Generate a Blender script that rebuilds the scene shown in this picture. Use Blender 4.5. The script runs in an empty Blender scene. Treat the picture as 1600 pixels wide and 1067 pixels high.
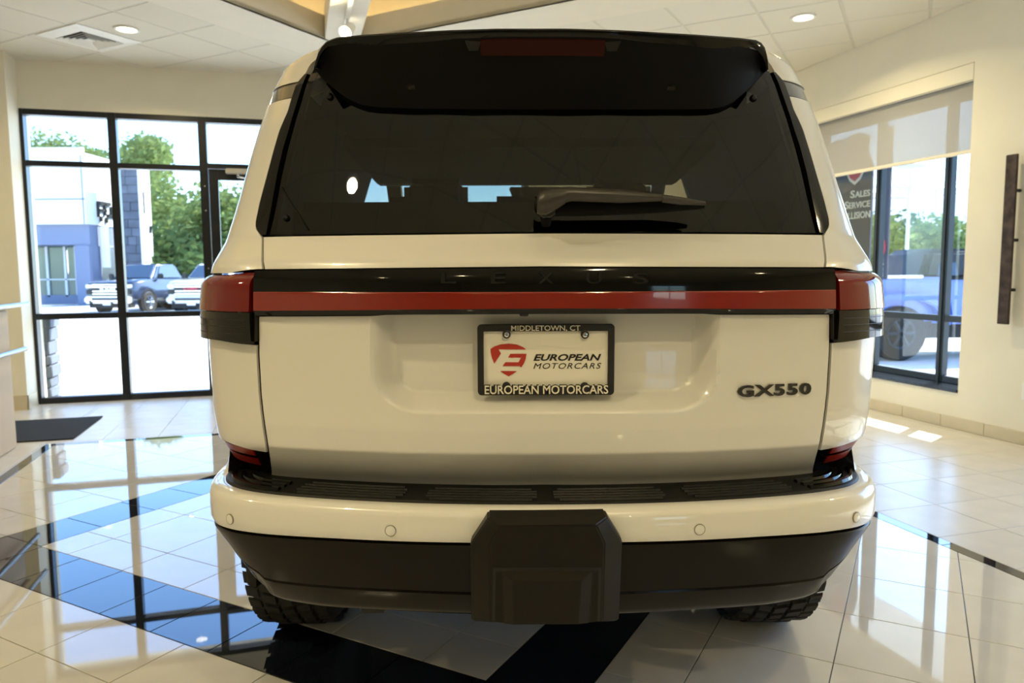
import bpy, bmesh, math, random
import numpy as np
from math import sin, cos, tan, pi, radians, sqrt, hypot, atan2
from mathutils import Vector, Matrix

random.seed(7)
SC = bpy.context.scene
COL = SC.collection
# ------------------------------------------------------------------ camera
FPX, PITCH, ROLL = 1158.0, 0.0959, 0.0068
CAMP = np.array([-0.0713, 0.0, 1.31])
_F = np.array([0, cos(PITCH), -sin(PITCH)]); _U = np.array([0, sin(PITCH), cos(PITCH)]); _R = np.array([1.0, 0, 0])
CR = _R * cos(ROLL) - _U * sin(ROLL); CU = _U * cos(ROLL) + _R * sin(ROLL); CF = _F
cam_d = bpy.data.cameras.new('camera'); cam = bpy.data.objects.new('camera', cam_d); COL.objects.link(cam)
M = Matrix.Identity(4)
for i in range(3):
    M[i][0] = CR[i]; M[i][1] = CU[i]; M[i][2] = -CF[i]; M[i][3] = CAMP[i]
cam.matrix_world = M
cam_d.sensor_width = 36.0; cam_d.lens = 36.0 * FPX / 1600.0
cam_d.clip_start = 0.05; cam_d.clip_end = 500
cam_d.dof.use_dof = True; cam_d.dof.focus_distance = 1.66; cam_d.dof.aperture_fstop = 5.6
SC.camera = cam
# ------------------------------------------------------------------ view, sky, sun
SC.view_settings.view_transform = 'Standard'; SC.view_settings.look = 'None'
SC.view_settings.gamma = 1.0; SC.view_settings.use_curve_mapping = False
SC.view_settings.exposure = 0.33
SUN_AZ, SUN_EL = radians(44.6), radians(42.0)      # from +x towards +y
w = bpy.data.worlds.new('sky'); SC.world = w; w.use_nodes = True
nt = w.node_tree; nt.nodes.clear()
sky = nt.nodes.new('ShaderNodeTexSky'); sky.sky_type = 'NISHITA'; sky.sun_disc = False
sky.sun_elevation = SUN_EL; sky.sun_rotation = pi / 2 - SUN_AZ
sky.air_density = 1.0; sky.dust_density = 0.5; sky.ozone_density = 2.0
bg = nt.nodes.new('ShaderNodeBackground'); bg.inputs['Strength'].default_value = 0.62
wo = nt.nodes.new('ShaderNodeOutputWorld')
tn = nt.nodes.new('ShaderNodeVectorMath'); tn.operation = 'MULTIPLY'; tn.inputs[1].default_value = (.80, .95, 1.18)
nt.links.new(sky.outputs[0], tn.inputs[0]); nt.links.new(tn.outputs[0], bg.inputs[0]); nt.links.new(bg.outputs[0], wo.inputs[0])
sd = bpy.data.lights.new('sun', 'SUN'); sd.energy = 16.0; sd.angle = radians(0.55); sd.color = (1.0, 0.95, 0.86)
so = bpy.data.objects.new('sun', sd); COL.objects.link(so)
so.rotation_euler = Vector((cos(SUN_EL) * cos(SUN_AZ), cos(SUN_EL) * sin(SUN_AZ), sin(SUN_EL))).to_track_quat('Z', 'Y').to_euler()
so.location = (10, 10, 15)
LAMP_W = 25.0                                      # watts of one ceiling downlight
LAMP_C = (1.0, 0.82, 0.46)
SC.cycles.max_bounces = 10; SC.cycles.diffuse_bounces = 5; SC.cycles.glossy_bounces = 5
SC.cycles.transparent_max_bounces = 12; SC.cycles.caustics_reflective = False; SC.cycles.caustics_refractive = False
SC.cycles.sample_clamp_indirect = 6.0
try: SC.cycles.use_denoising = True
except Exception: pass

# ------------------------------------------------------------------ projection helpers
def ray(u, v):
    return CR * (u - 800) / FPX - CU * (v - 533.5) / FPX + CF
def hit(u, v, n, d):
    r = ray(u, v); n = np.asarray(n, float); return CAMP + r * ((d - CAMP @ n) / (r @ n))
def at_y(u, v, y): return hit(u, v, (0, 1, 0), y)
def at_z(u, v, z=0.0): return hit(u, v, (0, 0, 1), z)
def proj(P):
    q = np.asarray(P, float) - CAMP; z = q @ CF
    return 800 + FPX * (q @ CR) / z, 533.5 - FPX * (q @ CU) / z, z
RA = radians(16.27)
NS = np.array([cos(RA), sin(RA), 0.0]); NT = np.array([-sin(RA), cos(RA), 0.0])
def RW(s, t, z=0.0):                                # room coordinates -> world
    return (s * NS[0] + t * NT[0], s * NS[1] + t * NT[1], z)
K = 1.048

# ------------------------------------------------------------------ materials
def mat(name, col=(.8, .8, .8), rough=.5, metal=0.0, spec=.5, coat=0.0, noise=0.0, nscale=8.0, emit=None, estr=0.0, vary=0.0, bump=0.0, bscale=40.0, aniso=None, coat_rough=.03):
    m = bpy.data.materials.new(name); m.use_nodes = True
    n = m.node_tree; b = n.nodes['Principled BSDF']
    b.inputs['Base Color'].default_value = (*col, 1); b.inputs['Roughness'].default_value = rough
    b.inputs['Metallic'].default_value = metal; b.inputs['Specular IOR Level'].default_value = spec
    b.inputs['Coat Weight'].default_value = coat; b.inputs['Coat Roughness'].default_value = coat_rough
    if emit:
        b.inputs['Emission Color'].default_value = (*emit, 1); b.inputs['Emission Strength'].default_value = estr
    if noise or vary or bump:
        tc = n.nodes.new('ShaderNodeTexCoord')
    last = None
    if noise:
        tx = n.nodes.new('ShaderNodeTexNoise'); tx.inputs['Scale'].default_value = nscale; tx.inputs['Detail'].default_value = 4
        if aniso:
            mp = n.nodes.new('ShaderNodeMapping'); mp.inputs['Scale'].default_value = aniso
            n.links.new(tc.outputs['Object'], mp.inputs[0]); n.links.new(mp.outputs[0], tx.inputs['Vector'])
        else:
            n.links.new(tc.outputs['Object'], tx.inputs['Vector'])
        r = n.nodes.new('ShaderNodeMapRange'); r.inputs[1].default_value = .25; r.inputs[2].default_value = .75
        r.inputs[3].default_value = 1 - noise; r.inputs[4].default_value = 1 + noise
        n.links.new(tx.outputs[0], r.inputs[0]); last = r.outputs[0]
    if vary:
        oi = n.nodes.new('ShaderNodeObjectInfo')
        r = n.nodes.new('ShaderNodeMapRange'); r.inputs[3].default_value = 1 - vary; r.inputs[4].default_value = 1 + vary
        n.links.new(oi.outputs['Random'], r.inputs[0])
        if last is not None:
            mm = n.nodes.new('ShaderNodeMath'); mm.operation = 'MULTIPLY'
            n.links.new(last, mm.inputs[0]); n.links.new(r.outputs[0], mm.inputs[1]); last = mm.outputs[0]
        else: last = r.outputs[0]
    if last is not None:
        v = n.nodes.new('ShaderNodeVectorMath'); v.operation = 'SCALE'
        v.inputs[0].default_value = col; n.links.new(last, v.inputs['Scale']); n.links.new(v.outputs[0], b.inputs['Base Color'])
    if bump:
        tx = n.nodes.new('ShaderNodeTexNoise'); tx.inputs['Scale'].default_value = bscale; tx.inputs['Detail'].default_value = 3
        n.links.new(tc.outputs['Object'], tx.inputs['Vector'])
        bp = n.nodes.new('ShaderNodeBump'); bp.inputs['Strength'].default_value = bump; bp.inputs['Distance'].default_value = .002
        n.links.new(tx.outputs[0], bp.inputs['Height']); n.links.new(bp.outputs[0], b.inputs['Normal'])
    return m
def glass_mat(name, tint=(.95, .98, .97), gloss=1.0, f0=.04):
    m = bpy.data.materials.new(name); m.use_nodes = True; n = m.node_tree; n.nodes.clear()
    o = n.nodes.new('ShaderNodeOutputMaterial'); mx = n.nodes.new('ShaderNodeMixShader')
    tr = n.nodes.new('ShaderNodeBsdfTransparent'); tr.inputs[0].default_value = (*tint, 1)
    gl = n.nodes.new('ShaderNodeBsdfGlossy'); gl.inputs['Roughness'].default_value = 0.0; gl.inputs['Color'].default_value = (gloss, gloss, gloss, 1)
    lw = n.nodes.new('ShaderNodeLayerWeight'); pw = n.nodes.new('ShaderNodeMath'); pw.operation = 'POWER'; pw.inputs[1].default_value = 5.0
    ma = n.nodes.new('ShaderNodeMath'); ma.operation = 'MULTIPLY_ADD'; ma.inputs[1].default_value = .96; ma.inputs[2].default_value = f0
    n.links.new(lw.outputs['Facing'], pw.inputs[0]); n.links.new(pw.outputs[0], ma.inputs[0])
    n.links.new(ma.outputs[0], mx.inputs[0]); n.links.new(tr.outputs[0], mx.inputs[1]); n.links.new(gl.outputs[0], mx.inputs[2]); n.links.new(mx.outputs[0], o.inputs[0])
    return m
def leaf_mat(name, col, col2):
    m = bpy.data.materials.new(name); m.use_nodes = True; n = m.node_tree; n.nodes.clear()
    o = n.nodes.new('ShaderNodeOutputMaterial'); mx = n.nodes.new('ShaderNodeMixShader'); mx.inputs[0].default_value = .5
    d = n.nodes.new('ShaderNodeBsdfDiffuse'); t = n.nodes.new('ShaderNodeBsdfTranslucent')
    tc = n.nodes.new('ShaderNodeTexCoord'); tx = n.nodes.new('ShaderNodeTexNoise'); tx.inputs['Scale'].default_value = 1.3
    cr = n.nodes.new('ShaderNodeMix'); cr.data_type = 'RGBA'; cr.inputs[6].default_value = (*col, 1); cr.inputs[7].default_value = (*col2, 1)
    n.links.new(tc.outputs['Object'], tx.inputs['Vector']); n.links.new(tx.outputs[0], cr.inputs[0])
    n.links.new(cr.outputs[2], d.inputs[0]); n.links.new(cr.outputs[2], t.inputs[0])
    n.links.new(d.outputs[0], mx.inputs[1]); n.links.new(t.outputs[0], mx.inputs[2]); n.links.new(mx.outputs[0], o.inputs[0])
    return m
def fabric_mat(name, col, through):
    m = bpy.data.materials.new(name); m.use_nodes = True; n = m.node_tree; n.nodes.clear()
    o = n.nodes.new('ShaderNodeOutputMaterial')
    d = n.nodes.new('ShaderNodeBsdfDiffuse'); t = n.nodes.new('ShaderNodeBsdfTranslucent'); tr = n.nodes.new('ShaderNodeBsdfTransparent')
    tc = n.nodes.new('ShaderNodeTexCoord'); wv = n.nodes.new('ShaderNodeTexWave'); wv.inputs['Scale'].default_value = 160; wv.bands_direction = 'Z'
    mr = n.nodes.new('ShaderNodeMapRange'); mr.inputs[3].default_value = .92; mr.inputs[4].default_value = 1.0
    vm = n.nodes.new('ShaderNodeVectorMath'); vm.operation = 'SCALE'; vm.inputs[0].default_value = col
    n.links.new(tc.outputs['Object'], wv.inputs['Vector']); n.links.new(wv.outputs[1], mr.inputs[0]); n.links.new(mr.outputs[0], vm.inputs['Scale'])
    n.links.new(vm.outputs[0], d.inputs[0]); n.links.new(vm.outputs[0], t.inputs[0])
    a = n.nodes.new('ShaderNodeMixShader'); a.inputs[0].default_value = .18
    b = n.nodes.new('ShaderNodeMixShader'); b.inputs[0].default_value = through
    n.links.new(d.outputs[0], a.inputs[1]); n.links.new(t.outputs[0], a.inputs[2]); n.links.new(a.outputs[0], b.inputs[1]); n.links.new(tr.outputs[0], b.inputs[2]); n.links.new(b.outputs[0], o.inputs[0])
    return m

MT = {}
MT['wall'] = mat('cream_wall_paint', (.80, .765, .645), .75, noise=.03, nscale=3, bump=.15, bscale=120)
MT['ceil'] = mat('ceiling_tile', (.72, .69, .60), .9, vary=.02, bump=.5, bscale=220)
MT['tbar'] = mat('ceiling_grid_metal', (.60, .58, .51), .5)
MT['soffit'] = mat('soffit_paint', (.74, .70, .60), .7, noise=.02)
MT['tile'] = mat('polished_porcelain_tile', (.62, .60, .555), .035, spec=.75, noise=.05, nscale=5, vary=.03, coat=.5, coat_rough=.02)
MT['blacktile'] = mat('polished_black_tile', (.006, .008, .014), .02, spec=.7, noise=.3, nscale=9, vary=.1, coat=.4, coat_rough=.01)
MT['rough'] = mat('honed_floor_tile', (.60, .58, .54), .26, spec=.5, noise=.05, nscale=6, vary=.03)
MT['grout'] = mat('dark_grout', (.05, .05, .05), .9, noise=.2)
MT['basetile'] = mat('base_tile', (.62, .55, .40), .35, noise=.05, vary=.03)
MT['alum'] = mat('black_anodised_frame', (.012, .014, .018), .35, metal=.3, noise=.2, nscale=20)
MT['alumgrey'] = mat('dark_grey_frame', (.03, .04, .05), .4, metal=.3, noise=.1)
MT['pane'] = glass_mat('window_glass', (.93, .97, .96))
MT['granite'] = mat('dark_granite', (.02, .025, .035), .08, spec=.6, noise=.6, nscale=60)
MT['blind'] = fabric_mat('sheer_blind_fabric', (.50, .49, .46), .20)
MT['chrome'] = mat('chrome', (.75, .76, .78), .12, metal=1.0, noise=.02)
MT['steel'] = mat('satin_steel_rail', (.34, .36, .38), .3, metal=.9, noise=.05)
MT['peach'] = mat('peach_wall_paint', (.62, .50, .37), .7, noise=.03, nscale=3)
MT['alumlight'] = mat('brushed_aluminium', (.62, .63, .64), .35, metal=.9, noise=.05)
MT['mat'] = mat('black_carpet', (.010, .011, .012), .95, noise=.3, nscale=80, bump=.6, bscale=300)
MT['white'] = mat('white_plastic', (.85, .84, .80), .4, noise=.01)
MT['lens'] = mat('downlight_lens', (1, .9, .7), .5, emit=(1.0, .86, .60), estr=9.0, noise=.01)
MT['cove'] = mat('cove_lamp', (1, .9, .7), .5, emit=(1.0, .74, .36), estr=5.0, noise=.01)
MT['marble'] = mat('brown_marbled_panel', (.06, .042, .036), .55, noise=.7, nscale=14, spec=.2)
MT['black'] = mat('black_plastic', (.012, .012, .012), .5, noise=.1)
# car
MT['paint'] = mat('white_pearl_paint', (.665, .65, .61), .28, spec=.5, coat=1.0, coat_rough=.02, noise=.012, nscale=2)
MT['gloss'] = mat('gloss_black_trim', (.003, .003, .003), .06, spec=.25, coat=.12, noise=.1)
MT['matteblack'] = mat('matt_black_plastic', (.003, .003, .003), .7, spec=.1, noise=.1)
MT['carglass'] = mat('privacy_glass', (.004, .004, .0035), .015, spec=.55, coat=.15, noise=.1)
MT['clad'] = mat('dark_grey_cladding', (.006, .0045, .0028), .2, spec=.14, coat=.05, coat_rough=.12, noise=.06, nscale=12)
MT['hitch'] = mat('textured_grey_plastic', (.009, .0075, .0055), .36, spec=.18, noise=.1, nscale=60, bump=.2, bscale=500)
MT['rubber'] = mat('tyre_rubber', (.012, .012, .012), .75, noise=.2, nscale=30, bump=.3, bscale=200)
MT['step'] = mat('step_pad', (.006, .0055, .0045), .42, spec=.22, noise=.15, nscale=80)
MT['red'] = mat('red_lens', (.14, .004, .002), .05, spec=.3, coat=.5, coat_rough=.01, noise=.1, nscale=6)
MT['redbar'] = mat('red_light_bar', (.19, .009, .002), .16, spec=.5, coat=1.0, coat_rough=.02, noise=.08, nscale=5)
MT['reddark'] = mat('dark_red_lens', (.20, .010, .005), .3, spec=.2, noise=.2, nscale=14)
MT['redthird'] = mat('unlit_red_brake_lens', (.022, .002, .001), .4, spec=.1, coat=0.0, noise=.1)
MT['sensorgap'] = mat('sensor_ring', (.22, .20, .16), .5, noise=.05)
MT['smoke'] = mat('smoked_lens', (.006, .0055, .004), .05, spec=.3, coat=.25, coat_rough=.01, noise=.5, nscale=22, aniso=(3, 3, 30))
MT['cartint'] = glass_mat('privacy_rear_glass', (.16, .17, .16), gloss=1.0, f0=.042)
MT['screen'] = glass_mat('windscreen_glass', (.75, .82, .80))
MT['dark'] = mat('black_underbody', (.006, .006, .006), .7, noise=.2)
MT['letter'] = mat('gloss_black_letters', (.006, .006, .006), .12, coat=1.0, noise=.05)
MT['platewhite'] = mat('plate_white', (.74, .71, .62), .45, noise=.01)
MT['platered'] = mat('plate_red', (.40, .025, .01), .45, noise=.02)
MT['inkblack'] = mat('black_print', (.008, .007, .006), .5, noise=.05)
MT['inkcream'] = mat('raised_white_letters', (.72, .67, .55), .45, noise=.02)
MT['frameblk'] = mat('plate_frame_plastic', (.010, .009, .008), .4, noise=.1)
MT['wiper'] = mat('wiper_plastic', (.030, .026, .021), .38, noise=.1, nscale=70)
MT['roofdark'] = mat('roof_glass', (.02, .02, .02), .1, coat=1.0, noise=.05)
# outside
MT['concrete'] = mat('pale_concrete', (.62, .60, .57), .9, noise=.06, nscale=.6)
MT['outwhite'] = mat('white_cladding', (.75, .76, .76), .6, noise=.02)
MT['outblue'] = mat('blue_grey_cladding', (.17, .20, .30), .6, noise=.04)
MT['stone'] = mat('grey_stone', (.085, .10, .135), .8, noise=.25, nscale=2.5, vary=.2)
MT['outglass'] = mat('green_tinted_glass', (.10, .16, .13), .05, spec=.6, noise=.2, nscale=.6)
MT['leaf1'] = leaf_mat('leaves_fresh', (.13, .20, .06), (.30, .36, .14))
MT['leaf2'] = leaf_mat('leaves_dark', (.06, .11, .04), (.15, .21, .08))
MT['bark'] = mat('bark', (.10, .075, .05), .9, noise=.4, nscale=6)
MT['truckdark'] = mat('dark_blue_car_paint', (.015, .022, .045), .2, coat=1.0, noise=.05)
MT['truckwhite'] = mat('white_car_paint', (.75, .75, .75), .25, coat=1.0, noise=.02)
MT['truckgrey'] = mat('grey_car_paint', (.12, .12, .13), .25, coat=1.0, noise=.02)
MT['truckblue'] = mat('bright_blue_car_paint', (.035, .13, .50), .25, coat=1.0, noise=.03)
MT['truckglass'] = mat('vehicle_glass', (.05, .075, .11), .03, spec=.9, noise=.1)
MT['lamp'] = mat('headlamp_lens', (.55, .58, .60), .1, metal=.3, coat=1.0, noise=.2, nscale=20)
MT['signdark'] = fabric_mat('dark_slate_banner', (.12, .14, .20), 0.0)
MT['signpink'] = mat('banner_red', (.55, .06, .09), .6, noise=.03)
MT['signwhite'] = mat('banner_white', (.85, .88, .92), .6, noise=.01)
MT['silver'] = mat('silver_pole', (.5, .5, .5), .4, metal=.7, noise=.05)
MT['grass'] = mat('grass', (.10, .22, .04), .9, noise=.4, nscale=3)

# ------------------------------------------------------------------ mesh helpers
class MB:
    def __init__(s): s.v = []; s.f = []
    def add(s, vs, fs):
        o = len(s.v); s.v += [tuple(float(c) for c in p) for p in vs]; s.f += [tuple(i + o for i in f) for f in fs]; return s
    def hexa(s, p):                                # p: 4 bottom then 4 top
        return s.add(p, [(0, 3, 2, 1), (4, 5, 6, 7), (0, 1, 5, 4), (1, 2, 6, 5), (2, 3, 7, 6), (3, 0, 4, 7)])
    def box(s, a, b):
        x0, y0, z0 = a; x1, y1, z1 = b
        return s.hexa([(x0, y0, z0), (x1, y0, z0), (x1, y1, z0), (x0, y1, z0), (x0, y0, z1), (x1, y0, z1), (x1, y1, z1), (x0, y1, z1)])
    def rbox(s, s0, s1, t0, t1, z0, z1):           # box in room coordinates
        return s.hexa([RW(s0, t0, z0), RW(s1, t0, z0), RW(s1, t1, z0), RW(s0, t1, z0), RW(s0, t0, z1), RW(s1, t0, z1), RW(s1, t1, z1), RW(s0, t1, z1)])
    def tube(s, a, b, r, n=12, r2=None, cap=True):
        a = Vector(a); b = Vector(b); d = (b - a).normalized(); q = d.to_track_quat('Z', 'Y'); r2 = r if r2 is None else r2
        vs = []
        for c, rr in ((a, r), (b, r2)):
            for i in range(n): vs.append(c + q @ Vector((rr * cos(2 * pi * i / n), rr * sin(2 * pi * i / n), 0)))
        fs = [(i, (i + 1) % n, n + (i + 1) % n, n + i) for i in range(n)]
        if cap: fs += [tuple(range(n - 1, -1, -1)), tuple(range(n, 2 * n))]
        return s.add(vs, fs)
    def loft(s, rings, close=True, cap=True):
        n = len(rings[0]); vs = [p for r in rings for p in r]; fs = []
        for i in range(len(rings) - 1):
            for j in range(n if close else n - 1):
                k = (j + 1) % n; fs.append((i * n + j, i * n + k, (i + 1) * n + k, (i + 1) * n + j))
        if cap and close: fs += [tuple(range(n - 1, -1, -1)), tuple((len(rings) - 1) * n + j for j in range(n))]
        return s.add(vs, fs)
    def lathe(s, prof, c, axis, n=24, cap=True, ring=False):   # prof: (along axis, radius)
        q = Vector(axis).to_track_quat('Z', 'Y'); c = Vector(c)
        if ring: prof = list(prof) + [prof[0]]; cap = False
        return s.loft(cap=cap, rings=[[c + q @ Vector((max(r, 1e-4) * cos(2 * pi * i / n), max(r, 1e-4) * sin(2 * pi * i / n), h)) for i in range(n)] for h, r in prof])
    def prism(s, poly, org, ax, ay, dep):          # flat outline extruded by dep (a vector)
        org = Vector(org); ax = Vector(ax); ay = Vector(ay); dep = Vector(dep); n = len(poly)
        a = [org + ax * x + ay * y for x, y in poly]; b = [p + dep for p in a]
        return s.add(a + b, [tuple(range(n - 1, -1, -1)), tuple(range(n, 2 * n))] + [(i, (i + 1) % n, n + (i + 1) % n, n + i) for i in range(n)])
    def build(s, name, m, parent=None, bevel=0.0, segs=2, smooth=None, sub=0, fix=True):
        me = bpy.data.meshes.new(name); me.from_pydata(s.v, [], s.f)
        if bevel or fix:
            bm = bmesh.new(); bm.from_mesh(me)
            if bevel:
                bmesh.ops.remove_doubles(bm, verts=bm.verts, dist=1e-5)
                ed = [e for e in bm.edges if len(e.link_faces) == 2 and e.calc_face_angle(0) > .35]
                bmesh.ops.bevel(bm, geom=ed, offset=bevel, segments=segs, affect='EDGES', clamp_overlap=True)
            if fix: bmesh.ops.recalc_face_normals(bm, faces=bm.faces)
            bm.to_mesh(me); bm.free()
        return link(name, me, m, parent, 40 if (smooth is None and bevel) else smooth)
def link(name, me, m, parent=None, smooth=None):
    if m is not None: me.materials.append(m)
    if smooth:
        for p in me.polygons: p.use_smooth = True
        me.set_sharp_from_angle(angle=radians(smooth))
    o = bpy.data.objects.new(name, me); COL.objects.link(o)
    if parent: o.parent = parent
    return o
def empty(name, label=None, cat=None, group=None, loc=(0, 0, 0), rz=0.0, kind=None):
    o = bpy.data.objects.new(name, None); COL.objects.link(o); o.location = loc; o.rotation_euler = (0, 0, rz); o.empty_display_size = .1
    return tag(o, label, cat, group, kind)
def tag(o, label=None, cat=None, group=None, kind=None):
    if label: o['label'] = label
    if cat: o['category'] = cat
    if group: o['group'] = group
    if kind: o['kind'] = kind
    return o
def struct(o): o['kind'] = 'structure'; return o
def copy_tree(o, parent=None):
    c = o.copy(); COL.objects.link(c)
    if parent: c.parent = parent
    for ch in o.children: copy_tree(ch, c)
    return c
def text_mesh(txt, fit_w, fit_h, depth=.002, shear=0.0, bold=0.0, space=1.0):
    """letters in the xz plane facing -y, centred, fitted to a width and height"""
    cu = bpy.data.curves.new('t', 'FONT'); cu.body = txt; cu.extrude = .05; cu.shear = shear; cu.offset = bold; cu.space_character = space
    cu.align_x = 'CENTER'; cu.resolution_u = 3
    ob = bpy.data.objects.new('t', cu); COL.objects.link(ob)
    dg = bpy.context.evaluated_depsgraph_get(); me = bpy.data.meshes.new_from_object(ob.evaluated_get(dg))
    bpy.data.objects.remove(ob); bpy.data.curves.remove(cu)
    a = np.array([v.co[:] for v in me.vertices]); lo = a.min(0); hi = a.max(0); c = (lo + hi) / 2
    sx = fit_w / (hi[0] - lo[0]); sy = fit_h / (hi[1] - lo[1]); sz = depth / (hi[2] - lo[2])
    for v in me.vertices: v.co = ((v.co[0] - c[0]) * sx, -(v.co[2] - c[2]) * sz, (v.co[1] - c[1]) * sy)
    me.materials.clear()
    return me
def text_obj(name, txt, w_, h_, m, parent, loc, xdir=(1, 0, 0), up=(0, 0, 1), **kw):
    me = text_mesh(txt, w_, h_, **kw)
    x = Vector(xdir).normalized(); z = Vector(up).normalized(); z = (z - x * z.dot(x)).normalized(); y = z.cross(x)
    me.transform(Matrix(((x[0], y[0], z[0], loc[0]), (x[1], y[1], z[1], loc[1]), (x[2], y[2], z[2], loc[2]), (0, 0, 0, 1))))
    return link(name, me, m, parent)

# ================================================================== ROOM
S_R, T_F, T_B, S_L, H = 4.82 * K, 8.03 * K, -13.0, -7.2, 3.2 * K
S_P, T_P = -2.58, 8.12                              # pier beside the shopfront

# ---- polygon tools for tiles
def clip(poly, nx, ny, d):                          # keep nx*x+ny*y <= d
    out = []
    for i in range(len(poly)):
        a = poly[i]; b = poly[(i + 1) % len(poly)]; fa = nx * a[0] + ny * a[1] - d; fb = nx * b[0] + ny * b[1] - d
        if fa <= 0: out.append(a)
        if (fa < 0 < fb) or (fb < 0 < fa):
            q = fa / (fa - fb); out.append((a[0] + (b[0] - a[0]) * q, a[1] + (b[1] - a[1]) * q))
    return out
def clip_rect(poly, x0, x1, y0, y1):
    for n in ((-1, 0, -x0), (1, 0, x1), (0, -1, -y0), (0, 1, y1)):
        if len(poly) < 3: return []
        poly = clip(poly, *n)
    return poly
def area(p): return .5 * abs(sum(p[i][0] * p[(i + 1) % len(p)][1] - p[(i + 1) % len(p)][0] * p[i][1] for i in range(len(p))))
def clean(p):
    q = []
    for a in p:
        if not q or hypot(a[0] - q[-1][0], a[1] - q[-1][1]) > 1e-4: q.append(a)
    if len(q) > 1 and hypot(q[0][0] - q[-1][0], q[0][1] - q[-1][1]) < 1e-4: q.pop()
    return q
def inset(p, d):
    n = len(p); c = (sum(a[0] for a in p) / n, sum(a[1] for a in p) / n); q = list(p)
    for i in range(n):
        a = p[i]; b = p[(i + 1) % n]; L = hypot(b[0] - a[0], b[1] - a[1])
        if L < 1e-6: continue
        nx, ny = (b[1] - a[1]) / L, -(b[0] - a[0]) / L
        if nx * (c[0] - a[0]) + ny * (c[1] - a[1]) > 0: nx, ny = -nx, -ny
        q = clip(q, nx, ny, nx * a[0] + ny * a[1] - d)
        if len(q) < 3: return []
    return clean(q)
def rot2(p, a): return (p[0] * cos(a) - p[1] * sin(a), p[0] * sin(a) + p[1] * cos(a))
_tile_cache = {}
def tile_faces(poly, z, gap, thick, cham, down=False):
    a = inset(poly, gap); b = inset(poly, gap + cham)
    if len(a) < 3 or len(a) != len(b): return None
    n = len(a); sg = 1 if not down else -1
    vs = [(x, y, z) for x, y in b] + [(x, y, z - sg * cham) for x, y in a] + [(x, y, z - sg * thick) for x, y in a]
    fs = [tuple(range(n))] + [(n + i, n + (i + 1) % n, (i + 1) % n, i) for i in range(n)] + [(2 * n + i, 2 * n + (i + 1) % n, n + (i + 1) % n, n + i) for i in range(n)]
    return vs, fs
def lay_tiles(tiles, parent, z, gap, thick, cham, limit, fieldname, down=False, name='tile'):
    """tiles: (world polygon, material); the largest in view are parts, the rest one field"""
    scored = []
    for poly, m in tiles:
        if area(poly) < 4e-4: continue
        c = np.array([sum(a[0] for a in poly) / len(poly), sum(a[1] for a in poly) / len(poly), z])
        u, v, dz = proj(c) if (c - CAMP) @ CF > .3 else (-1e4, -1e4, 1)
        vis = -150 < u < 1750 and -150 < v < 1200
        sc = area(poly) / max(dz, .1) ** 3 if vis else -1 / area(poly)
        scored.append((sc, poly, m, c))
    scored.sort(key=lambda q: -q[0])
    rest = {}
    for i, (sc, poly, m, c) in enumerate(scored):
        loc = [(a[0] - c[0], a[1] - c[1]) for a in poly]
        if i < limit and sc > 0:
            key = (m.name, down, tuple(sorted((round(x, 3), round(y, 3)) for x, y in loc)))
            me = _tile_cache.get(key)
            if me is None:
                r = tile_faces(loc, 0, gap, thick, cham, down)
                if r is None: continue
                me = bpy.data.meshes.new(name); me.from_pydata(r[0], [], r[1]); me.materials.append(m); _tile_cache[key] = me
            o = bpy.data.objects.new(name, me); COL.objects.link(o); o.parent = parent; o.location = (c[0], c[1], z + random.uniform(-.0002, .0002))
        else:
            r = tile_faces(poly, z, gap, thick, cham, down)
            if r: rest.setdefault(m.name, (MB(), m))[0].add(*r)
    for k, (mb, m) in rest.items():
        o = mb.build(fieldname, m, parent, fix=False); o['kind'] = 'stuff'

floor = struct(MB().rbox(S_L, S_R + .25, T_B, T_F + .1, -.06, -.004).build('floor', MT['grout']))
FA = radians(61.27)
def pq(p, q): return rot2((p, q), FA)               # diamond lattice -> world
ST = .3874 * K
tiles = []
zone_s = (-1.86 * K, 2.77 * K); zone_t = (T_B, 6.12 * K); strip = .068 * K
in_s = (zone_s[0] + strip, zone_s[1] - strip); in_t = (T_B, zone_t[1] - strip)
def to_room(P): return (P[0] * NS[0] + P[1] * NS[1], P[0] * NT[0] + P[1] * NT[1])
def room_clip(poly, s0, s1, t0, t1):                # poly in world
    r = clip_rect([to_room(p) for p in poly], s0, s1, t0, t1)
    return [RW(*p)[:2] for p in clean(r)] if len(r) >= 3 else []
BIG = 30.0
p1, p2, q1, q2, q3, q4 = 1.533 * K, 1.822 * K, .877 * K, 1.176 * K, 3.557 * K, 3.848 * K
regions = [(-BIG, p1, -BIG, BIG), (p1, p2, -BIG, q1), (p1, p2, q4, BIG), (p2, BIG, -BIG, q1), (p2, BIG, q2, q3), (p2, BIG, q4, BIG)]
po, qo = 2.04 * K, .25 * K
for i in range(-44, 30):
    for j in range(-44, 44):
        a, b = po + i * ST, qo + j * ST
        cw = pq(a + ST / 2, b + ST / 2); rs = to_room(cw)
        if not (zone_s[0] - .5 < rs[0] < zone_s[1] + .5 and T_B - .5 < rs[1] < zone_t[1] + .5): continue
        for (x0, x1, y0, y1) in regions:
            c = clip_rect([(a, b), (a + ST, b), (a + ST, b + ST), (a, b + ST)], x0, x1, y0, y1)
            if len(c) < 3: continue
            c = room_clip([pq(*p) for p in clean(c)], in_s[0], in_s[1], in_t[0], in_t[1])
            if len(c) >= 3: tiles.append((c, MT['tile']))
SB = .2925 * K
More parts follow.
